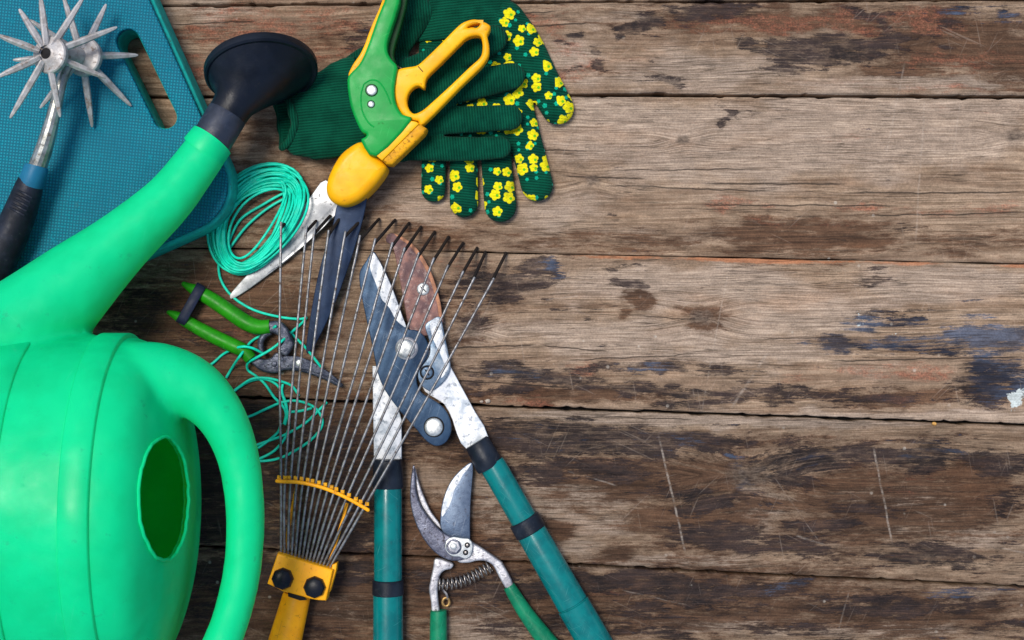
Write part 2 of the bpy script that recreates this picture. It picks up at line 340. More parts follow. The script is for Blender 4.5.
def wood_mat():
    n = N('weathered_plank_wood')
    x, y, z = n.xyz(n.obj)
    pid = n.attr('plank')
    # waviness of the grain, bent round the knots
    yy = n.math('ADD', y, n.math('MULTIPLY', n.math('SUBTRACT', n.noise(n.vec(n.math('MULTIPLY', x, 0.0035), n.math('MULTIPLY', y, 0.018), pid), 1.0, 2), 0.5), 20.0))
    kn = 0.0; ring = None
    for (kx, ky, kr) in KNOTS:
        d = n.vm('MULTIPLY', n.vm('SUBTRACT', n.obj, (float(kx-512), float(320-ky), 0.0)), (0.6, 1.0, 0.0))
        L = n.vm('LENGTH', d)
        f = n.ss(L, kr*3.6, 0.0); dy = n.xyz(d)[1]
        yy = n.math('ADD', yy, n.math('MULTIPLY', n.math('MULTIPLY', f, n.math('SIGN', dy)), kr*0.8))
        core = n.ss(n.math('ADD', L, n.math('MULTIPLY', n.math('SUBTRACT', n.noise(n.obj, 0.14, 3), 0.5), kr*1.2)), kr*1.1, kr*0.25)
        kn = n.math('MAXIMUM', kn, core)
    off = n.math('MULTIPLY', pid, 37.0)
    g1 = n.noise(n.vec(n.math('MULTIPLY', x, 0.005), n.math('MULTIPLY', yy, 0.075), off), 1.0, 4, 0.6)
    g2 = n.noise(n.vec(n.math('MULTIPLY', x, 0.0075), n.math('MULTIPLY', yy, 0.40), off), 1.0, 5, 0.68)
    gw = n.noise(n.vec(n.math('MULTIPLY', x, 0.010), n.math('MULTIPLY', yy, 0.17), n.math('ADD', off, 2.0)), 1.0, 5, 0.6)
    gm = n.ss(n.noise(n.vec(n.math('MULTIPLY', x, 0.008), n.math('MULTIPLY', y, 0.022), n.math('ADD', off, 6.0)), 1.0, 3), 0.40, 0.60)
    g2 = n.math('ADD', n.math('MULTIPLY', g2, n.ss(gm, 0.0, 1.0, 0.35, 0.85)), n.math('MULTIPLY', gw, n.ss(gm, 0.0, 1.0, 0.65, 0.15)))
    g3 = n.noise(n.vec(n.math('MULTIPLY', x, 0.022), n.math('MULTIPLY', yy, 1.0), off), 1.0, 4, 0.65)
    blot = n.noise(n.vec(n.math('MULTIPLY', x, 0.014), n.math('MULTIPLY', y, 0.030), off), 1.0, 5, 0.62)
    rag = n.noise(n.vec(n.math('MULTIPLY', x, 0.026), n.math('MULTIPLY', yy, 0.12), off), 1.0, 9, 0.80)
    fine = n.noise(n.obj, 0.55, 4, 0.7)
    pale = n.attr('pale'); brown = n.attr('brown'); dark = n.attr('dark'); red = n.attr('red'); blue = n.attr('blue'); tone = n.attr('tone')
    # bare wood
    c = n.mix(n.ss(g2, 0.32, 0.66), (0.130, 0.077, 0.045), (0.395, 0.285, 0.194))
    c = n.mix(n.math('MULTIPLY', n.ss(g1, 0.42, 0.68), 0.55), c, (0.17, 0.112, 0.075))
    # silvery weathering
    gr = n.ss(n.math('ADD', n.math('MULTIPLY', pale, 0.55), blot), 0.55, 0.85)
    c = n.mix(n.math('MULTIPLY', gr, 0.62), c, n.mix(n.ss(g3, 0.35, 0.65), (0.250, 0.188, 0.140), (0.450, 0.356, 0.280)))
    # brown stain and old varnish, plus vignette darkening painted in on the left
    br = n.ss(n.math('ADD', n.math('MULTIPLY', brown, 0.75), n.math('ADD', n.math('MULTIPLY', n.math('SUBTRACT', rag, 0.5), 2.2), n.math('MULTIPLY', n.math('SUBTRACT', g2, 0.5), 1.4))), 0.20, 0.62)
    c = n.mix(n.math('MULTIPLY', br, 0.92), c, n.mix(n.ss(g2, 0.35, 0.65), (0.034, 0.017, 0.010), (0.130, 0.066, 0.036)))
    # red paint rests
    rd = n.ss(n.math('ADD', n.math('MULTIPLY', red, 0.8), n.math('MULTIPLY', n.math('SUBTRACT', rag, 0.5), 2.6)), 0.30, 0.75)
    warm = n.ss(n.noise(n.vec(n.math('MULTIPLY', x, 0.006), n.math('MULTIPLY', y, 0.02), n.math('ADD', off, 11.0)), 1.0, 5, 0.65), 0.50, 0.72)
    c = n.mix(n.math('MULTIPLY', warm, 0.5), c, n.mix(1.0, c, (0.97, 0.79, 0.65), 'MULTIPLY'))
    rd = n.math('MULTIPLY', rd, n.ss(n.noise(n.vec(n.math('MULTIPLY', x, 0.12), n.math('MULTIPLY', y, 0.22), off), 1.0, 5, 0.7), 0.40, 0.60, 0.25, 1.0))
    c = n.mix(n.math('MULTIPLY', rd, 0.66), c, n.mix(n.ss(fine, 0.4, 0.6), (0.20, 0.075, 0.045), (0.36, 0.13, 0.075)))
    rst = n.ss(n.math('ADD', n.attr('rust'), n.math('MULTIPLY', n.math('SUBTRACT', rag, 0.5), 2.0)), 0.45, 0.75)
    c = n.mix(n.math('MULTIPLY', rst, 0.62), c, (0.42, 0.155, 0.065))
    # dark purple-black paint, flaked along the grain; shade by the can painted in too
    dk0 = n.math('ADD', n.math('MULTIPLY', dark, 0.85), n.math('ADD', n.math('MULTIPLY', n.math('SUBTRACT', rag, 0.5), 2.6), n.math('MULTIPLY', n.math('SUBTRACT', g2, 0.5), 1.6)))
    dk = n.ss(dk0, 0.37, 0.56)
    dcol = n.mix(n.ss(blot, 0.35, 0.65), (0.012, 0.008, 0.009), (0.038, 0.024, 0.022))
    dcol = n.mix(n.ss(fine, 0.58, 0.75), dcol, (0.075, 0.055, 0.05))
    hs = 0.0
    for i, a in enumerate((0.25, 0.75, 1.15, 1.75, 2.7)):
        u = n.math('ADD', n.math('MULTIPLY', x, math.cos(a)), n.math('MULTIPLY', y, math.sin(a)))
        v = n.math('SUBTRACT', n.math('MULTIPLY', y, math.cos(a)), n.math('MULTIPLY', x, math.sin(a)))
        hs = n.math('MAXIMUM', hs, n.ss(n.noise(n.vec(n.math('MULTIPLY', u, 0.016), n.math('MULTIPLY', v, 0.45), i*5.1), 1.0, 1, 0.5), 0.69, 0.76))
    hs = n.math('MULTIPLY', hs, n.ss(n.noise(n.obj, 0.02, 3), 0.42, 0.62))
    worn = n.math('MULTIPLY', n.ss(n.noise(n.vec(n.math('MULTIPLY', x, 0.05), n.math('MULTIPLY', yy, 0.16), 21.0), 1.0, 6, 0.7), 0.66, 0.44, 0.5, 0.97), n.ss(g3, 0.68, 0.50, 0.65, 1.0))
    c = n.mix(n.math('MULTIPLY', dk, worn), c, dcol)
    bl = n.ss(n.math('ADD', n.math('MULTIPLY', blue, 0.85), n.math('ADD', n.math('MULTIPLY', n.math('SUBTRACT', rag, 0.5), 2.4), n.math('MULTIPLY', n.math('SUBTRACT', g2, 0.5), 2.0))), 0.40, 0.66)
    c = n.mix(n.math('MULTIPLY', bl, 0.85), c, n.mix(n.ss(blot, 0.4, 0.6), (0.014, 0.018, 0.032), (0.06, 0.085, 0.135)))
    # thin dark fibre lines and short checks
    ln = n.noise(n.vec(n.math('MULTIPLY', x, 0.009), n.math('MULTIPLY', yy, 0.30), n.math('ADD', off, 9.0)), 1.0, 2, 0.5)
    ridge = n.math('ABSOLUTE', n.math('SUBTRACT', ln, 0.5))
    brk = n.ss(n.noise(n.vec(n.math('MULTIPLY', x, 0.01), n.math('MULTIPLY', y, 0.05), n.math('ADD', off, 4.0)), 1.0, 3), 0.44, 0.60)
    lines = n.math('MULTIPLY', n.ss(ridge, 0.022, 0.004), brk)
    cr_ = 0.0
    def seg(x0, y0, x1, y1, w, wig):
        ax, ay = x0 - 512.0, 320.0 - y0; bx, by = x1 - 512.0, 320.0 - y1
        L = math.hypot(bx-ax, by-ay); ux, uy = (bx-ax)/L, (by-ay)/L
        d = n.vm('SUBTRACT', n.obj, (ax, ay, 0.0))
        t = n.vm('DOT_PRODUCT', d, (ux, uy, 0.0)); s_ = n.vm('DOT_PRODUCT', d, (-uy, ux, 0.0))
        s_ = n.math('ABSOLUTE', n.math('ADD', s_, n.math('MULTIPLY', wob, wig)))
        e = n.math('MULTIPLY', n.ss(t, 0.0, L*0.12), n.ss(t, L, L*0.88))
        return n.math('MULTIPLY', n.ss(s_, w*1.3, w*0.3), e)
    wob = n.math('SUBTRACT', n.noise(n.obj, 0.035, 3), 0.5)
    for (a, b, c_, d_, w) in CRACKS: cr_ = n.math('MAXIMUM', cr_, seg(a, b, c_, d_, w, 5.0))
    lines = n.math('MAXIMUM', n.math('MULTIPLY', lines, 0.75), cr_)
    c = n.mix(n.math('MULTIPLY', lines, 0.85), c, (0.035, 0.024, 0.018))
    c = n.mix(n.math('MULTIPLY', hs, 0.26), c, (0.34, 0.27, 0.215))
    # knots
    rr = n.noise(n.vec(n.math('MULTIPLY', x, 0.15), n.math('MULTIPLY', y, 0.4), 3.0), 1.0, 3)
    c = n.mix(n.math('MULTIPLY', kn, 0.8), c, n.mix(n.ss(rr, 0.4, 0.6), (0.055, 0.040, 0.032), (0.16, 0.12, 0.09)))
    # scratches and pale flecks
    scr = 0.0
    for (a, b, c_, d_, w, k) in SCRATCH: scr = n.math('MAXIMUM', scr, n.math('MULTIPLY', seg(a, b, c_, d_, w, 3.0), k))
    scr = n.math('MULTIPLY', n.math('MULTIPLY', scr, 0.72), n.ss(rag, 0.40, 0.56))
    c = n.mix(scr, c, (0.50, 0.43, 0.36))
    wh = n.attr('white')
    wp = n.ss(n.math('ADD', n.math('MULTIPLY', wh, 0.7), n.math('MULTIPLY', n.math('SUBTRACT', n.noise(n.obj, 0.12, 5, 0.7), 0.5), 1.5)), 0.45, 0.56)
    c = n.mix(wp, c, (0.50, 0.55, 0.53))
    fl = n.math('MULTIPLY', n.ss(n.vor(n.obj, 0.045, 1.0), 0.10, 0.05), n.ss(n.noise(n.obj, 0.01, 3), 0.5, 0.6))
    c = n.mix(n.math('MULTIPLY', fl, 0.55), c, (0.50, 0.45, 0.38))
    c = n.mix(1.0, c, n.vec(tone, tone, tone), 'MULTIPLY')
    gr3 = n.ss(g3, 0.30, 0.70, 0.82, 1.13)
    mot = n.noise(n.vec(n.math('MULTIPLY', x, 0.055), n.math('MULTIPLY', y, 0.10), off), 1.0, 7, 0.72)
    gr3 = n.math('MULTIPLY', gr3, n.ss(mot, 0.32, 0.68, 0.80, 1.18))
    c = n.mix(1.0, c, n.vec(gr3, gr3, gr3), 'MULTIPLY')
    grit = n.ss(fine, 0.3, 0.7, 0.80, 1.16)
    c = n.mix(1.0, c, n.vec(grit, grit, grit), 'MULTIPLY')
    rough = n.math('SUBTRACT', 0.8, n.math('MULTIPLY', n.math('MAXIMUM', dk, bl), 0.25))
    hgt = n.math('ADD', n.math('MULTIPLY', g2, 1.2), n.math('ADD', n.math('MULTIPLY', g3, 0.6), n.math('ADD', n.math('MULTIPLY', fine, 0.5), n.math('ADD', n.math('MULTIPLY', lines, -1.6), n.math('MULTIPLY', dk, 0.35)))))
    n.bump(n.math('ADD', hgt, n.math('MULTIPLY', mot, 1.2)), 0.5, 1.8)
    return n.set(Base_Color=c, Roughness=rough, Specular_IOR_Level=0.15)
M['wood'] = wood_mat()

STAIN_AND_SHADE = {
 'dark': [(646,24,20,9,1),(630,35,7,5,1),(714,10,32,11,.9),(680,7,22,5,.7),(745,46,16,8,1),(762,54,9,6,.9),(780,48,10,9,1),(776,66,13,6,.8),(800,52,34,13,1),(850,46,46,14,1),(885,40,34,9,1),(915,37,26,5,.8),(881,24,9,12,.8),(872,12,24,5,.8),(955,25,20,4,.8),(940,46,18,5,.7),(985,16,40,8,.5),(905,53,14,5,.6),
   (579,35,11,4,.8),(601,46,9,4,.8),(605,66,12,7,.9),(568,66,8,5,.7),(664,83,26,5,.8),(648,62,5,6,.6),(560,40,14,4,.5),
   (722,120,6,9,.8),(740,117,7,5,.7),(658,114,6,4,.5),(695,133,8,3,.5),(616,217,9,4,.8),(900,228,26,6,.45),(455,232,30,5,.4),
   (535,268,20,12,1),(505,286,40,13,1),(478,276,22,12,.8),(500,300,26,6,.9),(482,322,16,9,.7),(626,269,20,4,.7),(628,286,16,5,.9),(585,318,11,5,.6),(562,304,9,4,.6),(445,300,20,14,.6),(878,275,18,14,.55),(890,318,40,12,.6),
   (510,372,38,10,1),(552,380,50,9,.95),(600,368,34,5,.8),(660,367,30,6,.9),(720,369,40,5,.8),(600,387,80,5,.9),(690,390,80,5,.85),(690,402,34,5,.8),(500,392,24,7,.9),(470,384,24,8,.8),(790,396,110,7,.85),(760,388,60,7,.7),(860,392,50,7,.6),(990,384,46,22,.9),(930,350,50,9,.6),(880,348,40,8,.5),
   (520,440,56,18,1),(582,440,52,17,1),(640,442,56,16,1),(705,440,44,11,.9),(545,472,44,14,.75),(612,470,52,11,.7),(800,460,34,22,1.05),(862,452,54,12,.8),(912,456,60,14,.9),(1000,460,36,18,.85),(480,448,34,14,.7),(700,500,44,11,.8),(722,536,54,12,.95),(748,546,24,13,.8),(680,540,24,7,.7),(812,526,34,9,.8),(932,556,64,11,.9),(800,546,44,13,.8),(862,510,44,9,.6),(1005,500,26,14,.6),(655,490,30,8,.5),(590,490,24,6,.5),(500,540,20,10,.5),
   (600,580,80,11,1),(525,588,60,14,.9),(690,592,70,12,.85),(770,588,54,10,.7),(640,610,40,10,.7),(880,606,90,12,.75),(735,606,40,8,.6),(960,604,60,9,.7),(560,628,70,12,.8),(450,580,60,12,.7),(800,630,70,10,.6),(670,632,40,8,.7),(1000,630,40,8,.6),
   (350,40,26,14,.6),(365,20,20,10,.5),(225,420,60,26,.9),(230,480,60,36,1),(240,530,70,20,.9),(330,540,70,18,.85),(330,450,60,30,.75),(420,440,40,16,.6),(240,575,70,20,.95),(335,575,60,14,.9),(200,612,40,16,.6),(300,630,60,10,.5),(150,300,40,20,.6),(215,340,50,12,.5),(130,325,46,18,.7),(240,310,24,6,.5),(360,500,30,50,.7)],  # left-side strokes: dark stain, with vignette and can shade put into the colour
 'blue': [(812,341,18,6,.95),(842,345,26,7,.95),(882,322,44,9,.8),(896,345,56,9,.85),(945,343,60,11,.8),(995,338,46,16,.95),(1000,376,40,22,.9),(546,266,14,9,.8),(515,374,34,8,.6),(650,368,24,5,.6),(960,592,44,8,.6),(790,584,30,7,.5),(800,455,26,12,.5),(745,480,12,20,.6),(930,450,50,10,.5),(990,12,40,10,.5),(670,440,50,10,.4),(540,440,40,10,.45)],
 'red': [(728,199,22,7,1.0),(752,203,20,5,.8),(716,205,10,8,.8),(860,209,22,5,.95),(800,222,60,7,.4),(1000,206,44,7,.7),(940,212,44,5,.45),(980,110,20,6,.5),(930,108,14,5,.5),(850,140,26,10,.45),(550,22,22,12,.85),(562,42,22,10,.8),(575,70,30,10,.85),(600,58,30,10,.5),(560,8,26,6,.4),
   (770,24,90,12,.75),(860,22,100,14,.7),(935,22,40,14,.8),(960,62,60,14,.7),(860,85,26,5,.7),(905,90,34,4,.7),(975,90,40,5,.7),(590,368,14,7,1.0),(578,363,10,4,.8),(920,374,40,7,.95),(868,372,36,9,.8),(790,375,24,7,.5),(885,396,30,4,.5),
   (250,32,70,28,.8),(330,20,60,16,.75),(205,60,44,22,.7),(330,55,50,14,.7),(240,332,26,10,.6),(455,262,40,14,.5),(430,300,30,20,.35),(590,590,30,6,.6),(520,402,40,5,.6),(900,480,60,20,.4)],
 'pale': [(640,130,130,30,.8),(880,130,130,32,.95),(760,150,130,34,.75),(960,110,80,20,.6),(560,210,50,30,.4),(700,290,120,18,.9),(620,335,90,16,.9),(790,310,80,26,.95),(960,285,80,16,.9),(740,355,90,9,.7),(545,500,34,18,1),(600,500,30,7,.8),(585,525,34,9,.9),(540,548,46,9,.9),(780,418,280,6,.9),(560,415,80,5,.7),
   (700,70,60,14,.9),(640,80,90,9,.6),(570,55,30,20,.6),(920,84,110,6,.8),(600,20,50,10,.5),(480,625,30,14,1),(500,605,40,9,.7),(720,622,60,8,.8),(880,632,80,6,.7),(990,590,34,10,.5),(205,10,30,10,.9),(222,25,10,8,.9),(475,500,34,22,.9),(760,505,24,20,.7),(660,562,70,6,.7),(860,498,20,6,.6),(980,535,60,14,.6),(930,500,40,10,.4),(440,205,60,26,.5),(350,610,40,20,.6),(235,610,24,12,.5),(310,250,40,30,.3)],
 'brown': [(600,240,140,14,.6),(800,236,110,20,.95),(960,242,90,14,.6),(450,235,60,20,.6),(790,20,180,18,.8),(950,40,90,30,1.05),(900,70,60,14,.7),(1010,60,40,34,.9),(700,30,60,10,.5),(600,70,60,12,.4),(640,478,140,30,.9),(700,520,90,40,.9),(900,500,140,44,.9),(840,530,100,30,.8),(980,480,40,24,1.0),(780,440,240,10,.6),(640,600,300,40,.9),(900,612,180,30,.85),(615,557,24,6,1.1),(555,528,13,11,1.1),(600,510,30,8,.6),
   (560,396,140,9,.9),(880,396,160,9,.8),(215,320,120,60,1.05),(300,330,60,60,.55),(200,430,120,100,1.1),(330,470,80,90,1.0),(280,600,170,60,.95),(360,430,80,60,.8),(250,200,90,60,.6),(340,200,60,40,.6),(260,110,80,60,.5),(430,330,60,60,.5),(430,560,100,60,1.0),(470,450,70,24,.8),(220,50,80,50,.45),(340,50,60,40,.6),(560,580,160,20,.8),(630,298,16,8,1.0),(620,315,8,5,1.0),(700,318,24,12,.7),(745,478,44,34,.5),(470,300,60,30,.6)],  # strokes on the left mix real stain with painted vignette darkening
 'white': [(1016,402,10,12,1),(1018,388,6,6,.7),(862,316,8,8,.7),(893,336,4,3,.6),(214,14,14,7,.35),(505,620,24,12,.35)],
}
# seams between planks: y as a function of x (photo positions on the table)
def seam(pts):
    xs = [p[0] for p in pts]; ys = [p[1] for p in pts]
    return lambda x: np.interp(x, xs, ys)
SEAMS = [(seam([(-400, 9), (170, 6), (560, 2), (1024, 0), (1400, -2)]), 0.7),
         (seam([(-400, 96), (150, 97), (560, 95), (800, 96), (1024, 97), (1400, 98)]), 1.3),
         (seam([(-400, 242), (170, 248), (420, 251), (560, 254), (800, 259), (1024, 264), (1400, 272)]), 0.15),
         (seam([(-400, 378), (250, 398), (512, 407), (800, 417), (1024, 425), (1400, 438)]), 0.9),
         (seam([(-400, 520), (190, 546), (380, 555), (512, 562), (800, 576), (1024, 587), (1400, 606)]), 0.9)]
_grid = RNG.random((8, 257, 257)) - 0.5
def vnoise(x, y, k):
    "smooth value noise in [-.5,.5]"
    x = x + 1000.0; y = y + 1000.0
    xi = np.floor(x).astype(int); yi = np.floor(y).astype(int); fx = x - xi; fy = y - yi
    fx = fx*fx*(3 - 2*fx); fy = fy*fy*(3 - 2*fy); g = _grid[k]
    a = g[xi % 256, yi % 256]; b = g[(xi+1) % 256, yi % 256]; c = g[xi % 256, (yi+1) % 256]; d = g[(xi+1) % 256, (yi+1) % 256]
    return (a*(1-fx) + b*fx)*(1-fy) + (c*(1-fx) + d*fx)*fy
def build_table():
    base = MB(); x0, x1, y0, y1 = -1150, 1150, -720, 720
    base.add([(x0, y0, -28), (x1, y0, -28), (x1, y1, -28), (x0, y1, -28), (x0, y0, -34), (x1, y0, -34), (x1, y1, -34), (x0, y1, -34)],
             [(0, 1, 2, 3), (7, 6, 5, 4), (0, 4, 5, 1), (1, 5, 6, 2), (2, 6, 7, 3), (3, 7, 4, 0)])
    tb = base.build('tabletop', M['dark'], None, smooth=False); tb['kind'] = 'structure'
    tb['label'] = 'weathered brown plank tabletop with flaking dark paint under the tools'; tb['category'] = 'tabletop'
    ORG[tb.name] = Vector((0, 0, 0))
    top0 = lambda x: np.interp(x, [-400, 1400], [-140, -150]); top1 = lambda x: np.interp(x, [-400, 1400], [-330, -330])
    bot0 = lambda x: np.interp(x, [-400, 1400], [690, 780]); bot1 = lambda x: np.interp(x, [-400, 1400], [1000, 1000])
    edges = [(top1, 0), (top0, 1.6)] + SEAMS + [(bot0, 1.5), (bot1, 0)]
    tones = [0.8, 0.9, 0.90, 1.0, 1.02, 0.80, 0.78, 0.8]
    for i in range(len(edges) - 1):
        (fa, ga), (fb, gb) = edges[i], edges[i+1]
        xs = np.concatenate([np.arange(-620, -40, 20), np.arange(-40, 1070, 3.0), np.arange(1070, 1660, 20)])
        ya = fa(xs); yb = fb(xs)
        def wob(seed, amp):
            v = np.zeros_like(xs)
            for k in range(4):
                f = 0.008 * 2**k * (1 + 0.3*math.sin(seed + k)); v += np.sin(xs*f*2*math.pi/3 + seed*1.7 + k*k) * amp / (1.6**k)
            return v
        ya = ya + ga + np.abs(wob(i*3.1 + 1, 0.45)) + (ga > 0.5)*1.3*np.clip(vnoise(xs/9, xs*0 + i, 5)*2.2, 0, 1)**2; yb = yb - gb - np.abs(wob(i*2.3 + 5, 0.45)) - (gb > 0.5)*1.5*np.clip(vnoise(xs/7, xs*0 + i + 40, 6)*2.2, 0, 1)**2
        nrow = max(6, int((np.mean(yb - ya)) / 3.0))
        t = np.linspace(0, 1, nrow + 1)
        # rows: drop edge, worn shoulder, top grid, shoulder, drop edge
        rows_y = [ya, ya, ya + 0.6] + [ya + (yb - ya)*q for q in np.clip(t, 1.6/np.mean(yb-ya), 1 - 1.6/np.mean(yb-ya))] + [yb - 0.6, yb, yb]
        rows_z = [-26, -1.0, -0.3] + [0.0]*len(t) + [-0.3, -1.0, -26]
        Y = np.array(rows_y); X = np.broadcast_to(xs, Y.shape); Zz = np.array(rows_z)[:, None] * np.ones_like(Y)
        Zz = Zz + 0.4*np.sin(X*0.006 + i) + 0.3*np.sin(X*0.017 + Y*0.03 + i*2)
        co = np.stack([X - 512, 320 - Y, Zz], -1).reshape(-1, 3)
        nr, nc = Y.shape
        idx = np.arange(nr*nc).reshape(nr, nc)
        f = np.stack([idx[:-1, :-1], idx[1:, :-1], idx[1:, 1:], idx[:-1, 1:]], -1).reshape(-1, 4)
        me = bpy.data.meshes.new('plank'); me.from_pydata(co.tolist(), [], f.tolist())
        px = X.ravel(); py = Y.ravel()
        for key, L in STAIN_AND_SHADE.items():
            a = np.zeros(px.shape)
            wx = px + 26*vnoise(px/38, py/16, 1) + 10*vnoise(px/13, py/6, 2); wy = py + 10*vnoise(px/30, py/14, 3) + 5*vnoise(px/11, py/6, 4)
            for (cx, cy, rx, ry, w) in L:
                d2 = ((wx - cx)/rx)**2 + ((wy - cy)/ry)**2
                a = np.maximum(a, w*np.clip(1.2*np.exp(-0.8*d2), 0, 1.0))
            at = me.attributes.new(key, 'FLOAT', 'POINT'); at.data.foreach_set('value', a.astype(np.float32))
        ru = np.exp(-((Y - ya[None, :] - 1.5)/3.2)**2)*np.clip((X - 535)/25, 0, 1)*(0.75 + 0.5*np.sin(X*0.031)*np.sin(X*0.013 + 1)) if i == 4 else np.zeros(Y.shape)
        at = me.attributes.new('rust', 'FLOAT', 'POINT'); at.data.foreach_set('value', ru.ravel().astype(np.float32))
        at = me.attributes.new('tone', 'FLOAT', 'POINT'); at.data.foreach_set('value', np.full(px.shape, tones[i], np.float32))
        at = me.attributes.new('plank', 'FLOAT', 'POINT'); at.data.foreach_set('value', np.full(px.shape, i*1.37, np.float32))
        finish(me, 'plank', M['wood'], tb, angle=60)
build_table()

def crumb(name, lab, cat, px, py, r, m):
    mb = MB(); c = W(px, py, 0); rs = []
    rr = random.Random(int(px)); seg = 9
    ph = [rr.uniform(.75, 1.2) for _ in range(seg)]
    for q, z in ((0.5, -0.5), (0.95, -0.1), (1.0, 0.5), (0.75, 1.0), (0.3, 1.25)):
        rs.append([Vector((c.x + r*q*ph[k]*math.cos(2*math.pi*k/seg)*1.2, c.y + r*q*ph[k]*math.sin(2*math.pi*k/seg), 0.3 + r*z)) for k in range(seg)])
    rings(mb, rs); o = mb.build(name, m, None, angle=0); o['label'] = lab; o['category'] = cat
    return o
M['seed'] = mat('dry_seed', (0.60, 0.33, 0.09), 0.5, col2=(0.4, 0.2, 0.06), vs=0.5)
M['grit'] = mat('pale_grit', (0.45, 0.39, 0.32), 0.7, col2=(0.3, 0.25, 0.2), vs=0.5)
crumb('dry_seed', 'tiny orange seed caught in the plank joint at the right of the table', 'seed', 934, 423.5, 2.2, M['seed'])
crumb('grit_crumb', 'larger pale crumb of grit beside the lopper arm', 'crumb', 487.5, 401, 2.3, M['grit'])
crumb('grit_crumb', 'smaller pale crumb of grit nearest the lopper arm', 'crumb', 481.5, 401.5, 1.6, M['grit'])

# ------------------------------------------------------------------ kneeling pad
def build_pad():
    t = thing('kneeling_pad', 'blue foam kneeling pad with a slotted hand hole, lying under the spout', 'kneeling pad', 100, 150)
    cx, cy = 242, 208
    ux, uy = -0.408, -0.913; vx, vy = -0.913, 0.408
    def q(a, b): return (cx + ux*a + vx*b, cy + uy*a + vy*b)
    Lu, Lv, r = 330, 560, 46
    def outline(r2):
        pts = []
        for (a, b, ang) in ((r, r, 180), (Lu - r, r, 270), (Lu - r, Lv - r, 0), (r, Lv - r, 90)):
            for k in range(9):
                th = R(ang + k*90/8)
                pts.append(q(a + r2*math.cos(th), b + r2*math.sin(th)))
        return pts
    pts = outline(r)
    # order: corner near, going round
    c0, c1 = (128, 41), (165, 117)
    d = math.hypot(c1[0]-c0[0], c1[1]-c0[1]); ex, ey = (c1[0]-c0[0])/d, (c1[1]-c0[1])/d
    def slot(rr):
        h = []
        base = math.atan2(ey, ex)
        for k in range(13): th = base - math.pi/2 + math.pi*k/12; h.append((c1[0] + rr*math.cos(th), c1[1] + rr*math.sin(th)))
        for k in range(13): th = base + math.pi/2 + math.pi*k/12; h.append((c0[0] + rr*math.cos(th), c0[1] + rr*math.sin(th)))
        return h
    hole = slot(12)
    plate('foam_core', M['pad_side'], t, outline(r + 4.5), 43.5, 43.5, 3.5, holes=[slot(11.2)], sm=1)
    plate('textured_top', M['pad'], t, pts, 52, 8.2, 1.6, holes=[hole], sm=1)
build_pad()

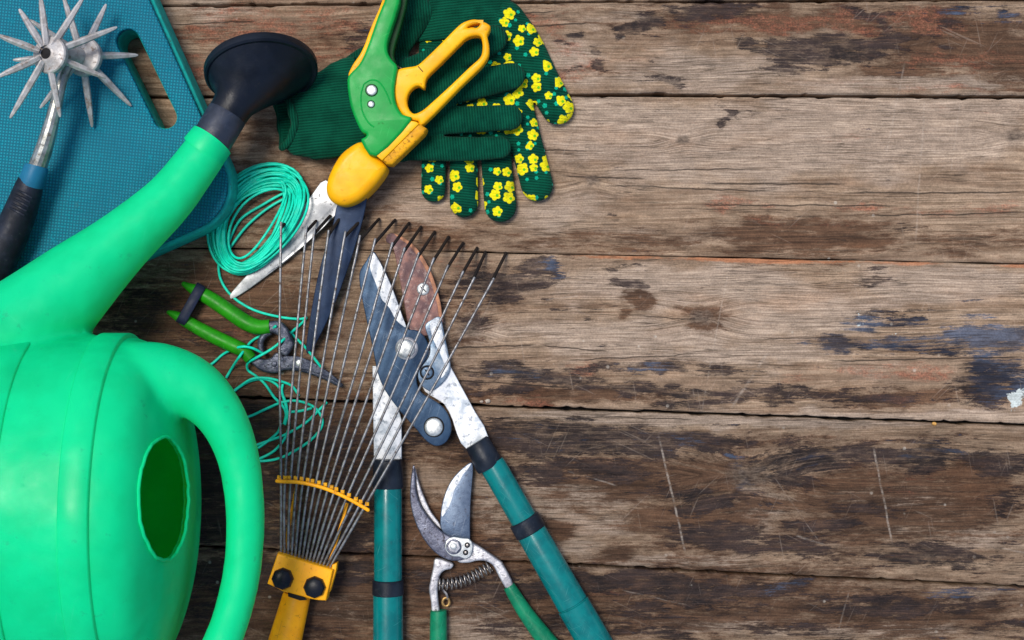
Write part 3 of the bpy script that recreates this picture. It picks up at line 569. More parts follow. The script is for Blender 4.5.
# ------------------------------------------------------------------ spiked wheel weeder
def build_weeder():
    t = thing('spiked_wheel_weeder', 'hand weeder with two cast metal spiked wheels and black grip, on the blue pad', 'hand weeder', 40, 150, 40)
    def wheel(cx, cy, h, hubr, tips, hole):
        mb = MB(); h += 12; tips = [(x, y, z + 12) for x, y, z in tips]; c = W(cx, cy, h)
        ctr = c; ax = Vector((-0.30, 0.06, 0.95)).normalized()
        u = ax.cross(Vector((0, 1, 0))).normalized(); v = ax.cross(u)
        seg = 30; rr = hubr * sc(h)
        prof = [(0.26, -5), (1.0, -4), (1.03, -2), (1.03, 1), (0.97, 2.4), (0.62, 4.2), (0.46, 6.4), (0.36, 6.9), (0.29, 6.2), (0.26, -5)]
        rs = [[ctr + ax*z + u*(rr*q*math.cos(2*math.pi*k/seg)) + v*(rr*q*math.sin(2*math.pi*k/seg)) for k in range(seg)] for q, z in prof]
        rings(mb, rs, closed=True)
        o = mb.build('spiked_wheel', M['cast'], t, angle=35)
        if hole:
            m = MB(); tube(m, [(*(ctr - ax*3), rr*0.30), (*(ctr + ax*6.6), rr*0.30)], sub=1, seg=20, apparent=False); m.build('axle_end', M['dark'], o)
        for (tx, ty, th) in tips:
            e = W(tx, ty, th); d = (e - ctr); d0 = d.normalized()
            b = ctr + d0*rr*0.45 + ax*4; m = MB(); L = (e - b).length; dd = (e - b).normalized()
            sd = dd.cross(ax).normalized(); up = sd.cross(dd)
            rs = []
            for q, wd, th_ in ((0, 2.4, 3.2), (0.2, 3.2, 2.9), (0.45, 3.3, 2.5), (0.75, 2.6, 1.9), (0.95, 1.6, 1.2), (1.0, 0.8, 0.5)):
                p = b + dd*L*q
                pr = [(-1, -.7), (-1, .1), (-.25, 1), (.25, 1), (1, .1), (1, -.7), (.5, -1), (-.5, -1)]
                rs.append([p + sd*(wd*a) + up*(th_*bb) for a, bb in pr])
            rings(m, rs); m.build('spike', M['cast'], o, angle=28)
        return o
    wheel(84, 57, 66, 19,  [(63, -4, 78), (106, 4, 62), (138, 55, 45), (131, 106, 43), (92, 127, 46), (40, 108, 62), (13, 60, 84), (30, 20, 88)], False)
    # axle between the two wheels
    m = MB(); a = W(84, 57, 76); b = W(52, 55, 112)
    tube(m, [(*a, 9), (*b, 9)], sub=1, seg=20, apparent=False); m.build('axle', M['cast'], t)
    wheel(50, 55, 104, 18.5, [(19, 9, 118), (40, -6, 112), (84, -4, 100), (117, 27, 86), (106, 78, 84), (60, 117, 96), (10, 118, 112), (-3, 77, 124), (-3, 35, 126)], True)
    m = MB(); tube(m, [(70, 62, 86, 5), (63, 76, 90, 5.5), (57, 100, 92, 6), (51, 125, 90, 7.2), (43, 152, 86, 8.6), (34, 176, 80, 9.4)], seg=14); m.build('shank', M['chrome'], t, angle=25)
    m = MB(); tube(m, [(37, 166, 82, 11), (36.5, 168, 82, 12), (31, 184, 78, 13), (30.5, 186, 78, 12.5)], sub=1, seg=24); m.build('collar', M['blue_collar'], t)
    m = MB(); P = [(31, 181, 78, 12.6), (28, 190, 77, 14), (21, 210, 74, 16), (10, 236, 72, 17.5), (-4, 264, 70, 18), (-22, 300, 69, 18), (-40, 336, 69, 16)]
    tube(m, P, seg=28, rnd=(False, True)); g = m.build('grip', M['black_grip'], t)
    m = MB()
    for k in range(5):
        x, y = 22 - k*1.9 + 3, 195 + k*4.4
        tube(m, [(x - 8, y - 5, 89, 1.0), (x, y - 1, 92.5, 1.3), (x + 7, y + 3, 91, 1.0)], seg=6, sub=3)
    m.build('grip_rib', M['black_grip'], g)
build_weeder()

# ------------------------------------------------------------------ watering can
def build_can():
    t = thing('watering_can', 'bright green plastic watering can with a black rose, lying on its side', 'watering can', 60, 520)
    AY, AZ, B, A = -172.0, 132.0, 158.0, 132.0
    def section(x, k, seg=72): return [Vector((x, AY + B*k*math.cos(2*math.pi*i/seg), AZ + A*k*math.sin(2*math.pi*i/seg))) for i in range(seg)]
    mb = MB(); rs = []
    for x, k in ((-760, 0.02), (-760, 0.7), (-757, 0.93), (-748, 1.0)): rs.append(section(x, k))
    for x in np.linspace(-740, -356, 20): rs.append(section(float(x), 1.0))
    KX = [(0, -289), (.3, -291.5), (.5, -296), (.65, -301.5), (.78, -309), (.87, -316), (.925, -323), (.96, -331), (.985, -341), (1.0, -353)]
    xend = lambda k: float(np.interp(k, [q[0] for q in KX], [q[1] for q in KX]))
    for k in (0.995, 0.985, 0.96, 0.925, 0.87, 0.8, 0.7, 0.58, 0.44, 0.3, 0.15, 0.03): rs.append(section(xend(k), k))
    rings(mb, rs)
    tube(mb, [(-40, 405, 128, 92), (0, 356, 126, 68), (37, 319, 122, 52), (80, 279, 112, 41), (122, 242, 104, 31.5), (166, 202, 95, 26), (191, 171, 87, 23.5), (211, 143, 82, 22)], seg=40, sub=6)
    tube(mb, [(90, 392, 150, 40), (128, 380, 155, 38), (162, 379, 155, 36), (194, 389, 154, 30.5), (220, 415, 153, 25), (237, 453, 152, 21.5), (244.5, 500, 152, 19.8), (244.5, 548, 152, 19.2), (238, 592, 152, 19.2), (223, 640, 152, 19.5), (196, 690, 150, 23), (150, 720, 148, 32), (100, 725, 146, 38)], seg=32, sub=6)
    me = remesh(mb, 3.0, 22, 0.5)
    bm = bmesh.new(); bm.from_mesh(me)
    # filling hole in the shoulder
    C = Vector((-309, W(0, 498, 194).y, 194)); du = Vector((22, 0, -75)).normalized()
    def uv(co): d = co - C; return d.y / 53.0, d.dot(du) / 45.0
    kill = []
    for f in bm.faces:
        c = f.calc_center_median()
        if c.x > -345:
            a, b = uv(c)
            if a*a + b*b < 1 and abs((c - C).dot(Vector((75, 0, 22)).normalized())) < 28: kill.append(f)
    bmesh.ops.delete(bm, geom=kill, context='FACES')
    rim = []
    for v in bm.verts:
        if v.is_boundary and v.co.x > -345:
            a, b = uv(v.co); r = math.hypot(a, b)
            wv = 1 + 0.008*math.sin(math.atan2(b, a)*9) + 0.006*math.sin(math.atan2(b, a)*23)
            k = wv/r - 1; v.co.y += a*53*k; v.co += du*(b*45*k)
            rim.append(v)
    # order rim for the flash lip
    lip = sorted([v.co.copy() for v in rim], key=lambda c: math.atan2(*uv(c)))
    # split into parts by nearness to the spout and handle centre lines
    sp0, sp1 = W(60, 290, 115), W(215, 140, 82)
    def part(c):
        px = 512 + c.x/sc(c.z); py = 320 - c.y/sc(c.z)
        ex = ((c.y - AY)/B)**2 + ((c.z - AZ)/A)**2
        if c.y > AY and ex > 1.16 and c.x < -300 and py < 345: return 1
        hx = c.x > -353
        if hx:
            k = min(1, math.sqrt(ex)); xe = xend(k)
            if c.x > xe + 9 or ex > 1.1: return 2
        return 0
    bm.normal_update()
    groups = {0: [], 1: [], 2: []}
    for f in bm.faces: groups[part(f.calc_center_median())].append([(v.co.copy(), v.normal.copy()) for v in f.verts])
    bm.free(); bpy.data.meshes.remove(me)
    def mk(name, polys, solid=False):
        idx = {}; v = []; fs = []; nn = []
        for poly in polys:
            q = []
            for c, nr in poly:
                k = (round(c.x, 3), round(c.y, 3), round(c.z, 3))
                if k not in idx: idx[k] = len(v); v.append(c); nn.append(nr)
                q.append(idx[k])
            fs.append(q)
        if solid:       # inner wall of the hollow moulding
            n0 = len(v); v = v + [c - q*3.2 for c, q in zip(v, nn)]; nn = nn + [-q for q in nn]
            fs = fs + [[i + n0 for i in q][::-1] for q in fs]
        m = bpy.data.meshes.new(name); m.from_pydata([tuple(c) for c in v], [], fs)
        o = finish(m, name, M['can'], t, angle=0)
        m.normals_split_custom_set_from_vertices([tuple(q) for q in nn])
        return o
    body = mk('body', groups[0], True); mk('spout', groups[1]); mk('handle', groups[2])
    m = MB()
    step = max(1, len(lip)//60); L2 = lip[::step]
    tube(m, [(c.x + 1.0, c.y, c.z, 1.5) for c in L2], sub=2, seg=8, closed=True, apparent=False)
    m.build('opening_lip', M['can'], body)
    # moulded bands
    for x0, x1 in ((-372, -347), (-452, -424)):
        m = MB(); rs = []
        for x, e in ((x0 - 0.6, -3), (x0, 1.6), (x0 + 1.2, 2.4), (x1 - 1.2, 2.2), (x1, 1.2), (x1 + 1.0, -3)):
            seg = 128
            rs.append([Vector((x, AY + (B + e)*math.cos(2*math.pi*i/seg), AZ + (A + e)*math.sin(2*math.pi*i/seg))) for i in range(seg)])
        rings(m, rs, closed=True); m.build('band', M['can'], body, angle=50)
    # collar lip at the spout tip
    m = MB(); a = W(196, 161, 86); b = W(213, 139, 81)
    tube(m, [(203, 152, 84, 22.2), (203.5, 151.3, 84, 23.1), (212, 140.2, 81, 22.4), (212.8, 139.2, 81, 21.5)], sub=1, seg=36); m.build('spout_ferrule', M['can'], t)
    # rose
    m = MB(); seg = 56; rs = []
    keys = [  # px,py,h, r, normal
        (209, 145, 82, 18.5, (0.50, 0.86, -0.05)), (213, 138, 81, 19.5, (0.50, 0.86, -0.05)), (225, 118, 77, 19.5, (0.48, 0.86, -0.1)), (233, 106, 75, 20.5, (0.40, 0.88, -0.2)),
        (239, 99, 73, 25, (0.26, 0.88, -0.30)), (248, 89, 70, 36, (0.04, 0.88, -0.38)), (257, 79, 67, 47, (-0.12, 0.88, -0.42)), (261.5, 73, 65, 53, (-0.16, 0.88, -0.43))]
    for px, py, h, r, nn in keys:
        c = W(px, py, h); nn = Vector(nn).normalized(); e1 = nn.cross(Vector((0, 0, 1))).normalized(); e2 = e1.cross(nn)
        rs.append([c + e1*(r*sc(h)*math.cos(2*math.pi*k/seg)) + e2*(r*sc(h)*math.sin(2*math.pi*k/seg)) for k in range(seg)])
    rings(m, rs); rose = m.build('rose', M['rose'], t, angle=45)
    m = MB(); tube(m, [(208.5, 146, 82, 19.2), (212, 140, 81, 20.2), (227, 115, 76.5, 20.2), (228, 113.4, 76.2, 19.4)], sub=1, seg=48); m.build('lit_neck_shell', M['rose_neck'], rose)  # shell added over the neck, its lit tone held in the colour
    m = MB(); rs = []
    c0 = W(261.5, 73, 65); nn = Vector((-0.16, 0.88, -0.43)).normalized(); e1 = nn.cross(Vector((0, 0, 1))).normalized(); e2 = e1.cross(nn)
    for q, r in ((-1.5, 50), (-2, 54), (-0.5, 56), (5.5, 56.3), (7.5, 55), (8, 51), (11, 34), (12.5, 12), (13, 1)):
        rs.append([c0 + nn*q + e1*(r*sc(60)*math.cos(2*math.pi*k/seg)) + e2*(r*sc(60)*math.sin(2*math.pi*k/seg)) for k in range(seg)])
    rings(m, rs); m.build('rose_rim', M['rose'], rose, angle=35)
build_can()

# ------------------------------------------------------------------ gloves
def wrinkle(me, amp=1.2, s=0.05, seed=0.0, side=0.0):
    for v in me.vertices:
        if side:
            c = v.co.copy(); v.co.x += side*mnoise.noise(Vector((c.x*0.07, c.y*0.07, seed + 11))); v.co.y += side*mnoise.noise(Vector((c.x*0.07, c.y*0.07, seed + 17)))
        n_ = mnoise.noise(Vector((v.co.x*s, v.co.y*s, seed))) + 0.5*mnoise.noise(Vector((v.co.x*s*2.3, v.co.y*s*2.3, seed + 5)))
        v.co.z += amp * n_ * min(1, max(0, v.co.z/8))
def build_gloves():
    G = 'pair of green garden gloves'
    # flower-print glove, underneath
    t = thing('garden_glove', 'green glove printed with yellow flowers, fingers pointing down, under the plain glove', 'glove', 490, 100, 0, G)
    mb = MB(); SQ = 0.55
    def fin(P, sq=SQ): tube(mb, P, seg=20, sub=5, squash=sq, rnd=(True, True))
    h = 9
    fin([(436, 110, h, 12.5), (434, 150, h, 12.4), (433.5, 190, h, 12.4)])
    fin([(463, 110, h, 13.6), (463.5, 150, h, 14), (464, 203, h, 14.6)])
    fin([(493, 105, h, 15), (495.5, 150, h, 15.2), (500.5, 206, h, 16.4)])
    fin([(514, 90, h, 15.5), (524.5, 135, h, 16), (537, 185, h, 16.4)])
    fin([(505, 20, h, 20), (524, 45, h, 18.5), (542, 80, h, 17.5), (557.5, 108, h, 16.8)])
    fin([(465, 20, h, 45), (468, 60, h, 50), (470, 92, h, 46)], 0.2)
    fin([(480, 22, h, 36), (484, 60, h, 38), (484, 86, h, 36)], 0.26)
    me = remesh(mb, 1.1, 5); wrinkle(me, 1.7, 0.075, 1.0)
    finish(me, 'glove_body', M['glove_print'], t, angle=0)
    m = MB(); tube(m, [(464, -70, 10, 52), (466, -30, 10, 47), (466, 0, 10, 45), (466, 24, 10, 51), (466, 42, 9.5, 54)], seg=40, squash=0.235, sub=6)
    me = remesh(m, 1.8, 5); wrinkle(me, 2.0, 0.05, 3.0, 1.5); finish(me, 'cuff', M['glove_cuff'], t, angle=0)
    # plain glove on top
    t = thing('garden_glove', 'plain dark green knitted glove, fingers pointing right, on the flowered glove', 'glove', 400, 110, 0, G)
    mb = MB()
    fin([(380, 85, 14, 17), (430, 66, 23, 16.5), (470, 50, 27, 15.5), (493, 39, 27, 14.5)])
    fin([(380, 102, 14, 17), (430, 93, 23, 16.5), (480, 83, 27, 15.2), (512, 76, 27, 13.5)])
    fin([(380, 122, 14, 16), (430, 121, 23, 14.5), (480, 119, 27, 13.6), (510, 117.5, 27, 13)])
    fin([(375, 143, 12, 15), (420, 148, 22, 13), (470, 149, 27, 12.2), (500, 147.5, 27, 11.5)])
    fin([(366, 75, 12, 18), (392, 45, 14, 18.5), (408, 24, 15, 18), (417, 12, 15, 17)])
    fin([(335, 112, 12, 42), (365, 108, 14, 50), (395, 118, 17, 46)], 0.24)
    fin([(352, 90, 12, 30), (372, 70, 13, 26), (390, 55, 13, 20)], 0.4)
    me = remesh(mb, 1.5, 6); wrinkle(me, 2.1, 0.075, 9.0)
    finish(me, 'glove_body', M['glove_plain'], t, angle=0)
    # cuff: open flattened sleeve with thickness
    m = MB(); rs = []
    st = [((276, 96), (284, 149)), ((284, 92), (300, 157)), ((300, 84), (318, 160)), ((322, 73), (340, 159)), ((342, 61), (358, 158)), ((356, 58), (368, 156))]
    st = cr([(a[0], a[1], b[0], b[1]) for a, b in st], 5)
    seg = 48
    def ring(q, inset, hb=0.0):
        a = W(q[0], q[1], 10); b = W(q[2], q[3], 10); c = (a + b)/2; e = (a - b)/2; L = e.length; d = e/L; out = []
        ax = Vector((-d.y, d.x, 0))
        for k in range(seg):
            th = 2*math.pi*k/seg; z = math.sin(th)
            zz = (abs(z)**0.8)*math.copysign(1, z)*(11 - inset) + 12
            sag = 0.0
            if z > 0: sag = (1 - hb)*0
            out.append(c + d*((L - inset)*math.cos(th)) + Vector((0, 0, zz - 12 + 12)) + ax*0)
        return out
    outer = [ring(q, 0) for q in st]; inner = [ring(q, 3.2) for q in st]
    # the upper lip is drawn back from the lower one so the mouth gapes
    def shift(rg, q, amt):
        a = W(q[0], q[1], 10); b = W(q[2], q[3], 10); d = (a - b).normalized(); ax = Vector((-d.y, d.x, 0))
        if ax.x < 0: ax = -ax
        return [p + ax*(amt*max(0, math.sin(2*math.pi*k/seg))) for k, p in enumerate(rg)]
    for i in range(8):
        f = 17*(1 - i/8)**1.5
        outer[i] = shift(outer[i], st[i], f); inner[i] = shift(inner[i], st[i], f)
    rings(m, outer + inner[::-1], closed=True)
    me = m.mesh(); wrinkle(me, 2.6, 0.06, 2.0, 3.0)
    cf = finish(me, 'cuff', M['glove_cuff'], t, angle=0)
    m = MB(); lip = [p for p in outer[0]]
    tube(m, [(p.x, p.y, p.z, 3.4) for p in lip[::2]], sub=3, seg=10, closed=True, apparent=False)
    me = m.mesh(); wrinkle(me, 2.6, 0.06, 2.0, 3.0); finish(me, 'hem', M['glove_plain'], cf, angle=0)
build_gloves()

# ------------------------------------------------------------------ grass shears
def build_shears():
    t = thing('grass_shears', 'one handed grass shears with green body, yellow trigger loop and two long blades', 'grass shears', 370, 150)
    zf = lambda x, y: 0.05*(130 - y)
    T = 62
    plate('blade', M['navy_blade'], t, [(366, 190), (367, 202), (361, 228), (350, 262), (339, 292), (326, 322), (314, 345), (307, 354), (305, 348), (308, 326), (315, 288), (322, 260), (333, 226), (338, 205), (350, 195)], 20, 3, 0.9, sm=4, zf=lambda x, y: -0.085*(y - 195) + 6 if y > 195 else 6)
    b = plate('blade', M['blade'], t, [(326, 180), (310, 197), (290, 222), (262, 256), (232, 289), (227.5, 296), (232, 298), (258, 281), (300, 248), (336, 210), (345, 200)], 15, 3, 0.9, sm=3, zf=lambda x, y: -0.11*(y - 195))
    plate('blade_edge', M['blade'], b, [(336, 203), (310, 232), (280, 262), (262, 276), (300, 247), (338, 211)], 16, 2, 0.5, sm=2, zf=lambda x, y: -0.11*(y - 195))
    plate('body', M['shear_green'], t, [(402, -60), (401, -5), (397, 14), (391, 32), (387.5, 44), (388, 53), (392, 60), (397.5, 67), (396, 78), (394.5, 90), (396, 103), (402, 114), (411, 121), (376, 156), (361, 141), (365, 136.5), (366, 134), (361, 131), (355, 119), (350.5, 106), (348, 92), (347.5, 79), (351, 73), (358, 66), (364, 56), (371, 38), (378, 18), (388, -8), (398, -60)],
          T, 30, 3.2, sm=3, zf=zf, bres=4)
    plate('back_strip', M['yellow'], t, [(390, -60), (386, -12), (381, 6), (374, 22), (369, 34), (365, 45), (360, 55), (353, 65), (348.5, 75), (352, 76), (360, 68), (367, 55), (375, 33), (382, 14), (391, -12), (398, -60)], T - 2.5, 24, 2.0, sm=4, zf=zf)
    plate('inner_channel', M['shear_dark'], t, [(401, -40), (410, -40), (408, 0), (402, 25), (396, 45), (394, 56), (397, 66), (388, 58), (386, 40), (396, 15)], T - 14, 14, 1.5, sm=3, zf=zf)
    plate('trigger_loop', M['yellow'], t, [(396, 72), (404, 68), (416, 66), (423, 61), (440, 45), (458, 27), (466, 22), (475, 20), (484, 22.5), (490.5, 27), (489, 33), (487.5, 37), (489.5, 48), (488, 58), (480, 69), (460, 88), (424, 124), (418, 121), (408, 119), (400, 112), (395, 100), (394, 88)],
          T - 5, 17, 3.0, sm=3, bres=4, zf=zf, holes=[[(424.5, 88.5), (427, 78), (440, 65), (455, 50), (466, 39.5), (474, 36.5), (480, 37), (482, 41), (482.5, 50), (480, 58), (470, 67), (450, 86), (430, 104), (422, 110.5), (414, 113.5), (409, 109), (407, 101), (409, 93), (414, 87.5), (419, 86)], [(467.5, 28.5), (472, 25.5), (480, 24.2), (477, 28.2), (472, 27.8)]])
    plate('trigger_seam', M['dark'], t, [(418.5, 66.5), (423.5, 72), (422.8, 72.6), (418, 67.2)], T - 4.6, 2, 0.2, sm=1, zf=zf)
    m = MB()
    for k in range(40):
        pass
    hel = []
    for k in range(49):
        a = 2*math.pi*k/8; q = k/48
        hel.append((393 + 7*q + 1.6*math.cos(a)*0.5, 64 + 4*q, 52 + 3*math.sin(a), 0.7))
    tube(m, hel, seg=6, sub=1); m.build('spring', M['spring'], t)
    plate('side_rail', M['yellow_dirty_shaded'], t, [(411, 121), (418, 122), (427, 128.5), (424, 134), (392, 164.5), (386, 164), (376, 155.5)], T - 4, 26, 3.5, sm=1, zf=zf, bres=3)  # shade of the rail's side face put into a darker yellow
    plate('rail_top', M['yellow'], t, [(411, 120.6), (416.5, 121.6), (419, 124), (382, 160.5), (376, 155.5)], T - 2.2, 10, 1.2, sm=1, zf=zf)
    n1 = plate('nose_cover', M['yellow'], t, [(361, 141), (369, 149), (377, 156.5), (384, 163), (386, 168), (381, 177), (370, 190), (358, 200), (345, 205), (334, 203), (327, 196), (325, 186), (329, 172), (338, 156), (349, 146)], T - 8, 44, 9, sm=4, bres=6, zf=zf, angle=70)
    for cx, cy, r in ((371.5, 90, 5.2), (371, 104, 3.2)):
        m = MB(); dome(m, cx, cy, T + zf(cx, cy) - 0.2, r*1.25, 0.9); w = m.build('screw_recess', M['shear_dark'], t)
        m = MB(); dome(m, cx, cy, T + zf(cx, cy) + 0.5, r, 1.8); m.build('screw', M['bolt'], w)
    # raised moulding round the screws
    m = MB(); P = [(364, 84), (361, 95), (362, 110), (368, 122), (374, 127)]
    tube(m, [(x, y, T + zf(x, y) - 0.25, 0.9) for x, y in P], seg=8, sub=5); P = [(364, 84), (371, 80), (379, 82), (386, 92), (391, 104)]
    tube(m, [(x, y, T + zf(x, y) - 0.25, 0.9) for x, y in P], seg=8, sub=5); m.build('moulded_ridge', M['shear_green'], t)
build_shears()

# ------------------------------------------------------------------ small snips
def build_snips():
    t = thing('pruning_snips', 'small snips with lime green handles strapped shut and dark jaws, beside the watering can', 'pruning snips', 240, 330)
    m = MB(); tube(m, [(184, 284, 9, 2.6), (189, 287, 9, 4.2), (197, 291, 9, 6.4), (210, 298.5, 9, 7.4), (228, 310.5, 9.5, 7.8), (246, 322.5, 10, 8), (258, 327, 10, 7.6), (270, 326.5, 10, 7)], seg=18, rnd=(True, False)); m.build('handle', M['snip_green'], t)
    m = MB(); tube(m, [(169, 312.5, 9, 2.4), (175, 315, 9, 4.2), (184, 320, 9, 6), (198, 328, 9, 6.8), (215, 337, 9.5, 7.2), (234, 346, 10, 7.2), (244, 351, 10, 7), (251, 359, 10, 6.4)], seg=18, rnd=(True, False)); m.build('handle', M['snip_green'], t)
    # strap: stadium loop round both handles
    A_, B_ = Vector((200, 287.5)), Vector((181.5, 321)); d = (B_ - A_).normalized(); nv = Vector((-d.y, d.x)); L = (B_ - A_).length
    m = MB(); rs = []
    prof = []
    for k in range(10): th = math.pi/2 + math.pi*k/9; prof.append((4 + 7*math.cos(th), 9.5 + 8.2*math.sin(th)))
    for k in range(10): th = -math.pi/2 + math.pi*k/9; prof.append((L - 4 + 7*math.cos(th), 9.5 + 8.2*math.sin(th)))
    for wv, g in ((-5, -1.2), (-5, 0), (-4.4, 0.5), (4.4, 0.5), (5, 0), (5, -1.2)):
        ring = []
        for (u, z) in prof:
            cu = u + (g if u > L/2 else -g); cz = z + (g if z > 9.5 else -g)
            p = A_ + d*cu + nv*wv; ring.append(W(p.x, p.y, max(cz, 0.6)))
        rs.append(ring)
    rings(m, rs, closed=True); m.build('strap', M['strap'], t, angle=60)
    u = plate('upper_jaw', M['snip_steel'], t, [(263, 330), (266, 323), (272, 321), (280, 321.5), (287, 328), (292, 339), (294, 344), (290, 352), (286, 356), (279, 353), (277, 349), (281, 343), (278, 336), (272, 333)], 15, 8, 2.4, sm=4, bres=3)
    m = MB(); tube(m, [(264, 355, 9, 2.4), (261, 348, 9, 3), (261, 341, 9, 3.2), (265, 335, 9, 3.2), (271, 332, 9, 3)], seg=12); m.build('return_spring', M['snip_steel'], t)
    plate('lower_jaw', M['snip_steel'], t, [(249, 359), (252, 354), (257, 355), (262, 359), (270, 358), (275, 353), (281, 353), (285, 358), (296, 358), (308, 362), (322, 369), (335, 378), (342, 386), (338, 387), (324, 380), (308, 374), (296, 371), (285, 370), (276, 373), (264, 372), (255, 367)], 12, 7, 2.2, sm=4, bres=3, zf=lambda x, y: -0.06*max(0, x - 285))
    plate('cutting_blade', M['snip_steel'], t, [(283, 357), (290, 356), (300, 357), (314, 363), (332, 375), (343, 386), (330, 379), (312, 372), (298, 369), (286, 368)], 14, 2.5, 0.8, sm=4, zf=lambda x, y: -0.07*max(0, x - 285))
    m = MB(); dome(m, 299, 363, 12.8, 3.6, 2.2, seg=16); m.build('rivet', M['bolt'], t)
    m = MB(); dome(m, 274, 364, 11.5, 3.0, 1.5, seg=16); m.build('rivet', M['snip_steel'], t)
build_snips()

# ------------------------------------------------------------------ twine
def build_twine():
    t = thing('garden_twine', 'coil of thin teal garden wire with a loose tangled end, beside the spout', 'twine', 257, 220)
    m = MB(); P = []; nl = 36
    a0 = R(-56); rnd = random.Random(5)
    prm = [(rnd.gauss(0, 1.8), rnd.gauss(0, 2.2), rnd.uniform(0, 1), rnd.gauss(0, 2.6), rnd.gauss(0, 0.07)) for _ in range(nl + 2)]
    stp = 40
    for i in range(nl*stp):
        k = i/stp; j = int(k); f = k - j; f = f*f*(3 - 2*f)
        q = [prm[j][c]*(1 - f) + prm[j+1][c]*f for c in range(5)]
        th = 2*math.pi*i/stp
        wd = q[2]
        A = 58.5 - 13*wd + q[3]*0.9; B = 40 - 17*wd + q[3]*0.9
        ang = a0 + q[4]
        ex, ey = A*math.cos(th), B*math.sin(th) + 3*math.cos(2*th)
        x = 257 + ex*math.cos(ang) - ey*math.sin(ang) + q[0]; y = 221 + ex*math.sin(ang) + ey*math.cos(ang) + q[1]
        h = 2.0 + 9*((j*0.37) % 1.0) + 1.2*math.sin(th*2 + j)
        dl = ((x - 228)*0.65 + (y - 296)*0.76)          # distance across the shear blade
        al_ = ((x - 228)*0.76 - (y - 296)*0.65)
        if al_ > -10:
            lift = min(1, max(0, 1 - (abs(dl + 2) - 16)/22)); lift = lift*lift*(3 - 2*lift)
            h += lift*max(0, 15.5 - 0.11*(y - 195))
        P.append((x, y, max(1.6, h), 1.35))
    tube(m, P, seg=7, sub=1)
    m.build('coil', M['twine'], t, angle=0)
    m = MB()
    def st(pts, h=2.0, r=1.4):
        Q = []
        for p in pts: Q.append((p[0], p[1], p[2] if len(p) > 2 else h, r))
        tube(m, Q, seg=7, sub=8)
    st([(226, 250, 6), (219, 262, 4), (221, 280), (233, 297), (254, 310), (280, 317), (300, 319), (306, 317.5), (303, 322), (293, 331), (282, 341, 17), (270, 350, 18), (256, 358, 16), (248, 363, 10), (248, 370), (256, 376), (265, 384), (274, 397), (282, 405), (286, 414), (284, 424)])
    st([(200, 372), (213, 363), (225, 353), (240, 347, 18), (252, 348, 18), (264, 354, 10)])
    st([(226, 378), (232, 368), (240, 356, 19), (252, 341), (266, 333, 4), (276, 326, 18)])
    st([(226, 398), (238, 388), (250, 381), (264, 379), (277, 385), (284, 398), (287, 410), (285, 425)])
    st([(228, 396), (239, 387), (252, 379, 4), (266, 378, 4), (280, 381, 4), (292, 386), (299, 396)])
    st([(244, 418), (253, 415), (268, 408), (283, 402), (298, 401), (314, 407), (322, 418), (321, 428), (312, 439), (298, 449), (280, 458), (262, 461), (246, 459)])
    st([(250, 447), (262, 443), (284, 435), (304, 424), (317, 412), (327, 402)])
    st([(250, 461), (261, 458), (275, 450), (286, 436), (289, 422), (286, 406), (282, 392), (283, 384)])
    st([(281, 423), (278, 432), (268, 441), (258, 448)])
    st([(292, 334), (299, 341), (306, 348, 8), (314, 358, 16), (321, 367, 14)])
    st([(288, 412), (300, 411), (312, 408)])
    st([(196, 415), (203, 425), (212, 440), (222, 450)])
    m.build('loose_strand', M['twine'], t, angle=0)
    m = MB()
    def st2(pts, h=3.0):
        tube(m, [(p[0], p[1], h, 1.4) for p in pts], seg=7, sub=8)
    st2([(227, 246), (240, 220), (264, 204), (284, 193), (298, 188)]); st2([(230, 248), (245, 228), (264, 211), (284, 199), (300, 194)])
    m.build('cross_strand', M['twine'], t, angle=0)
build_twine()

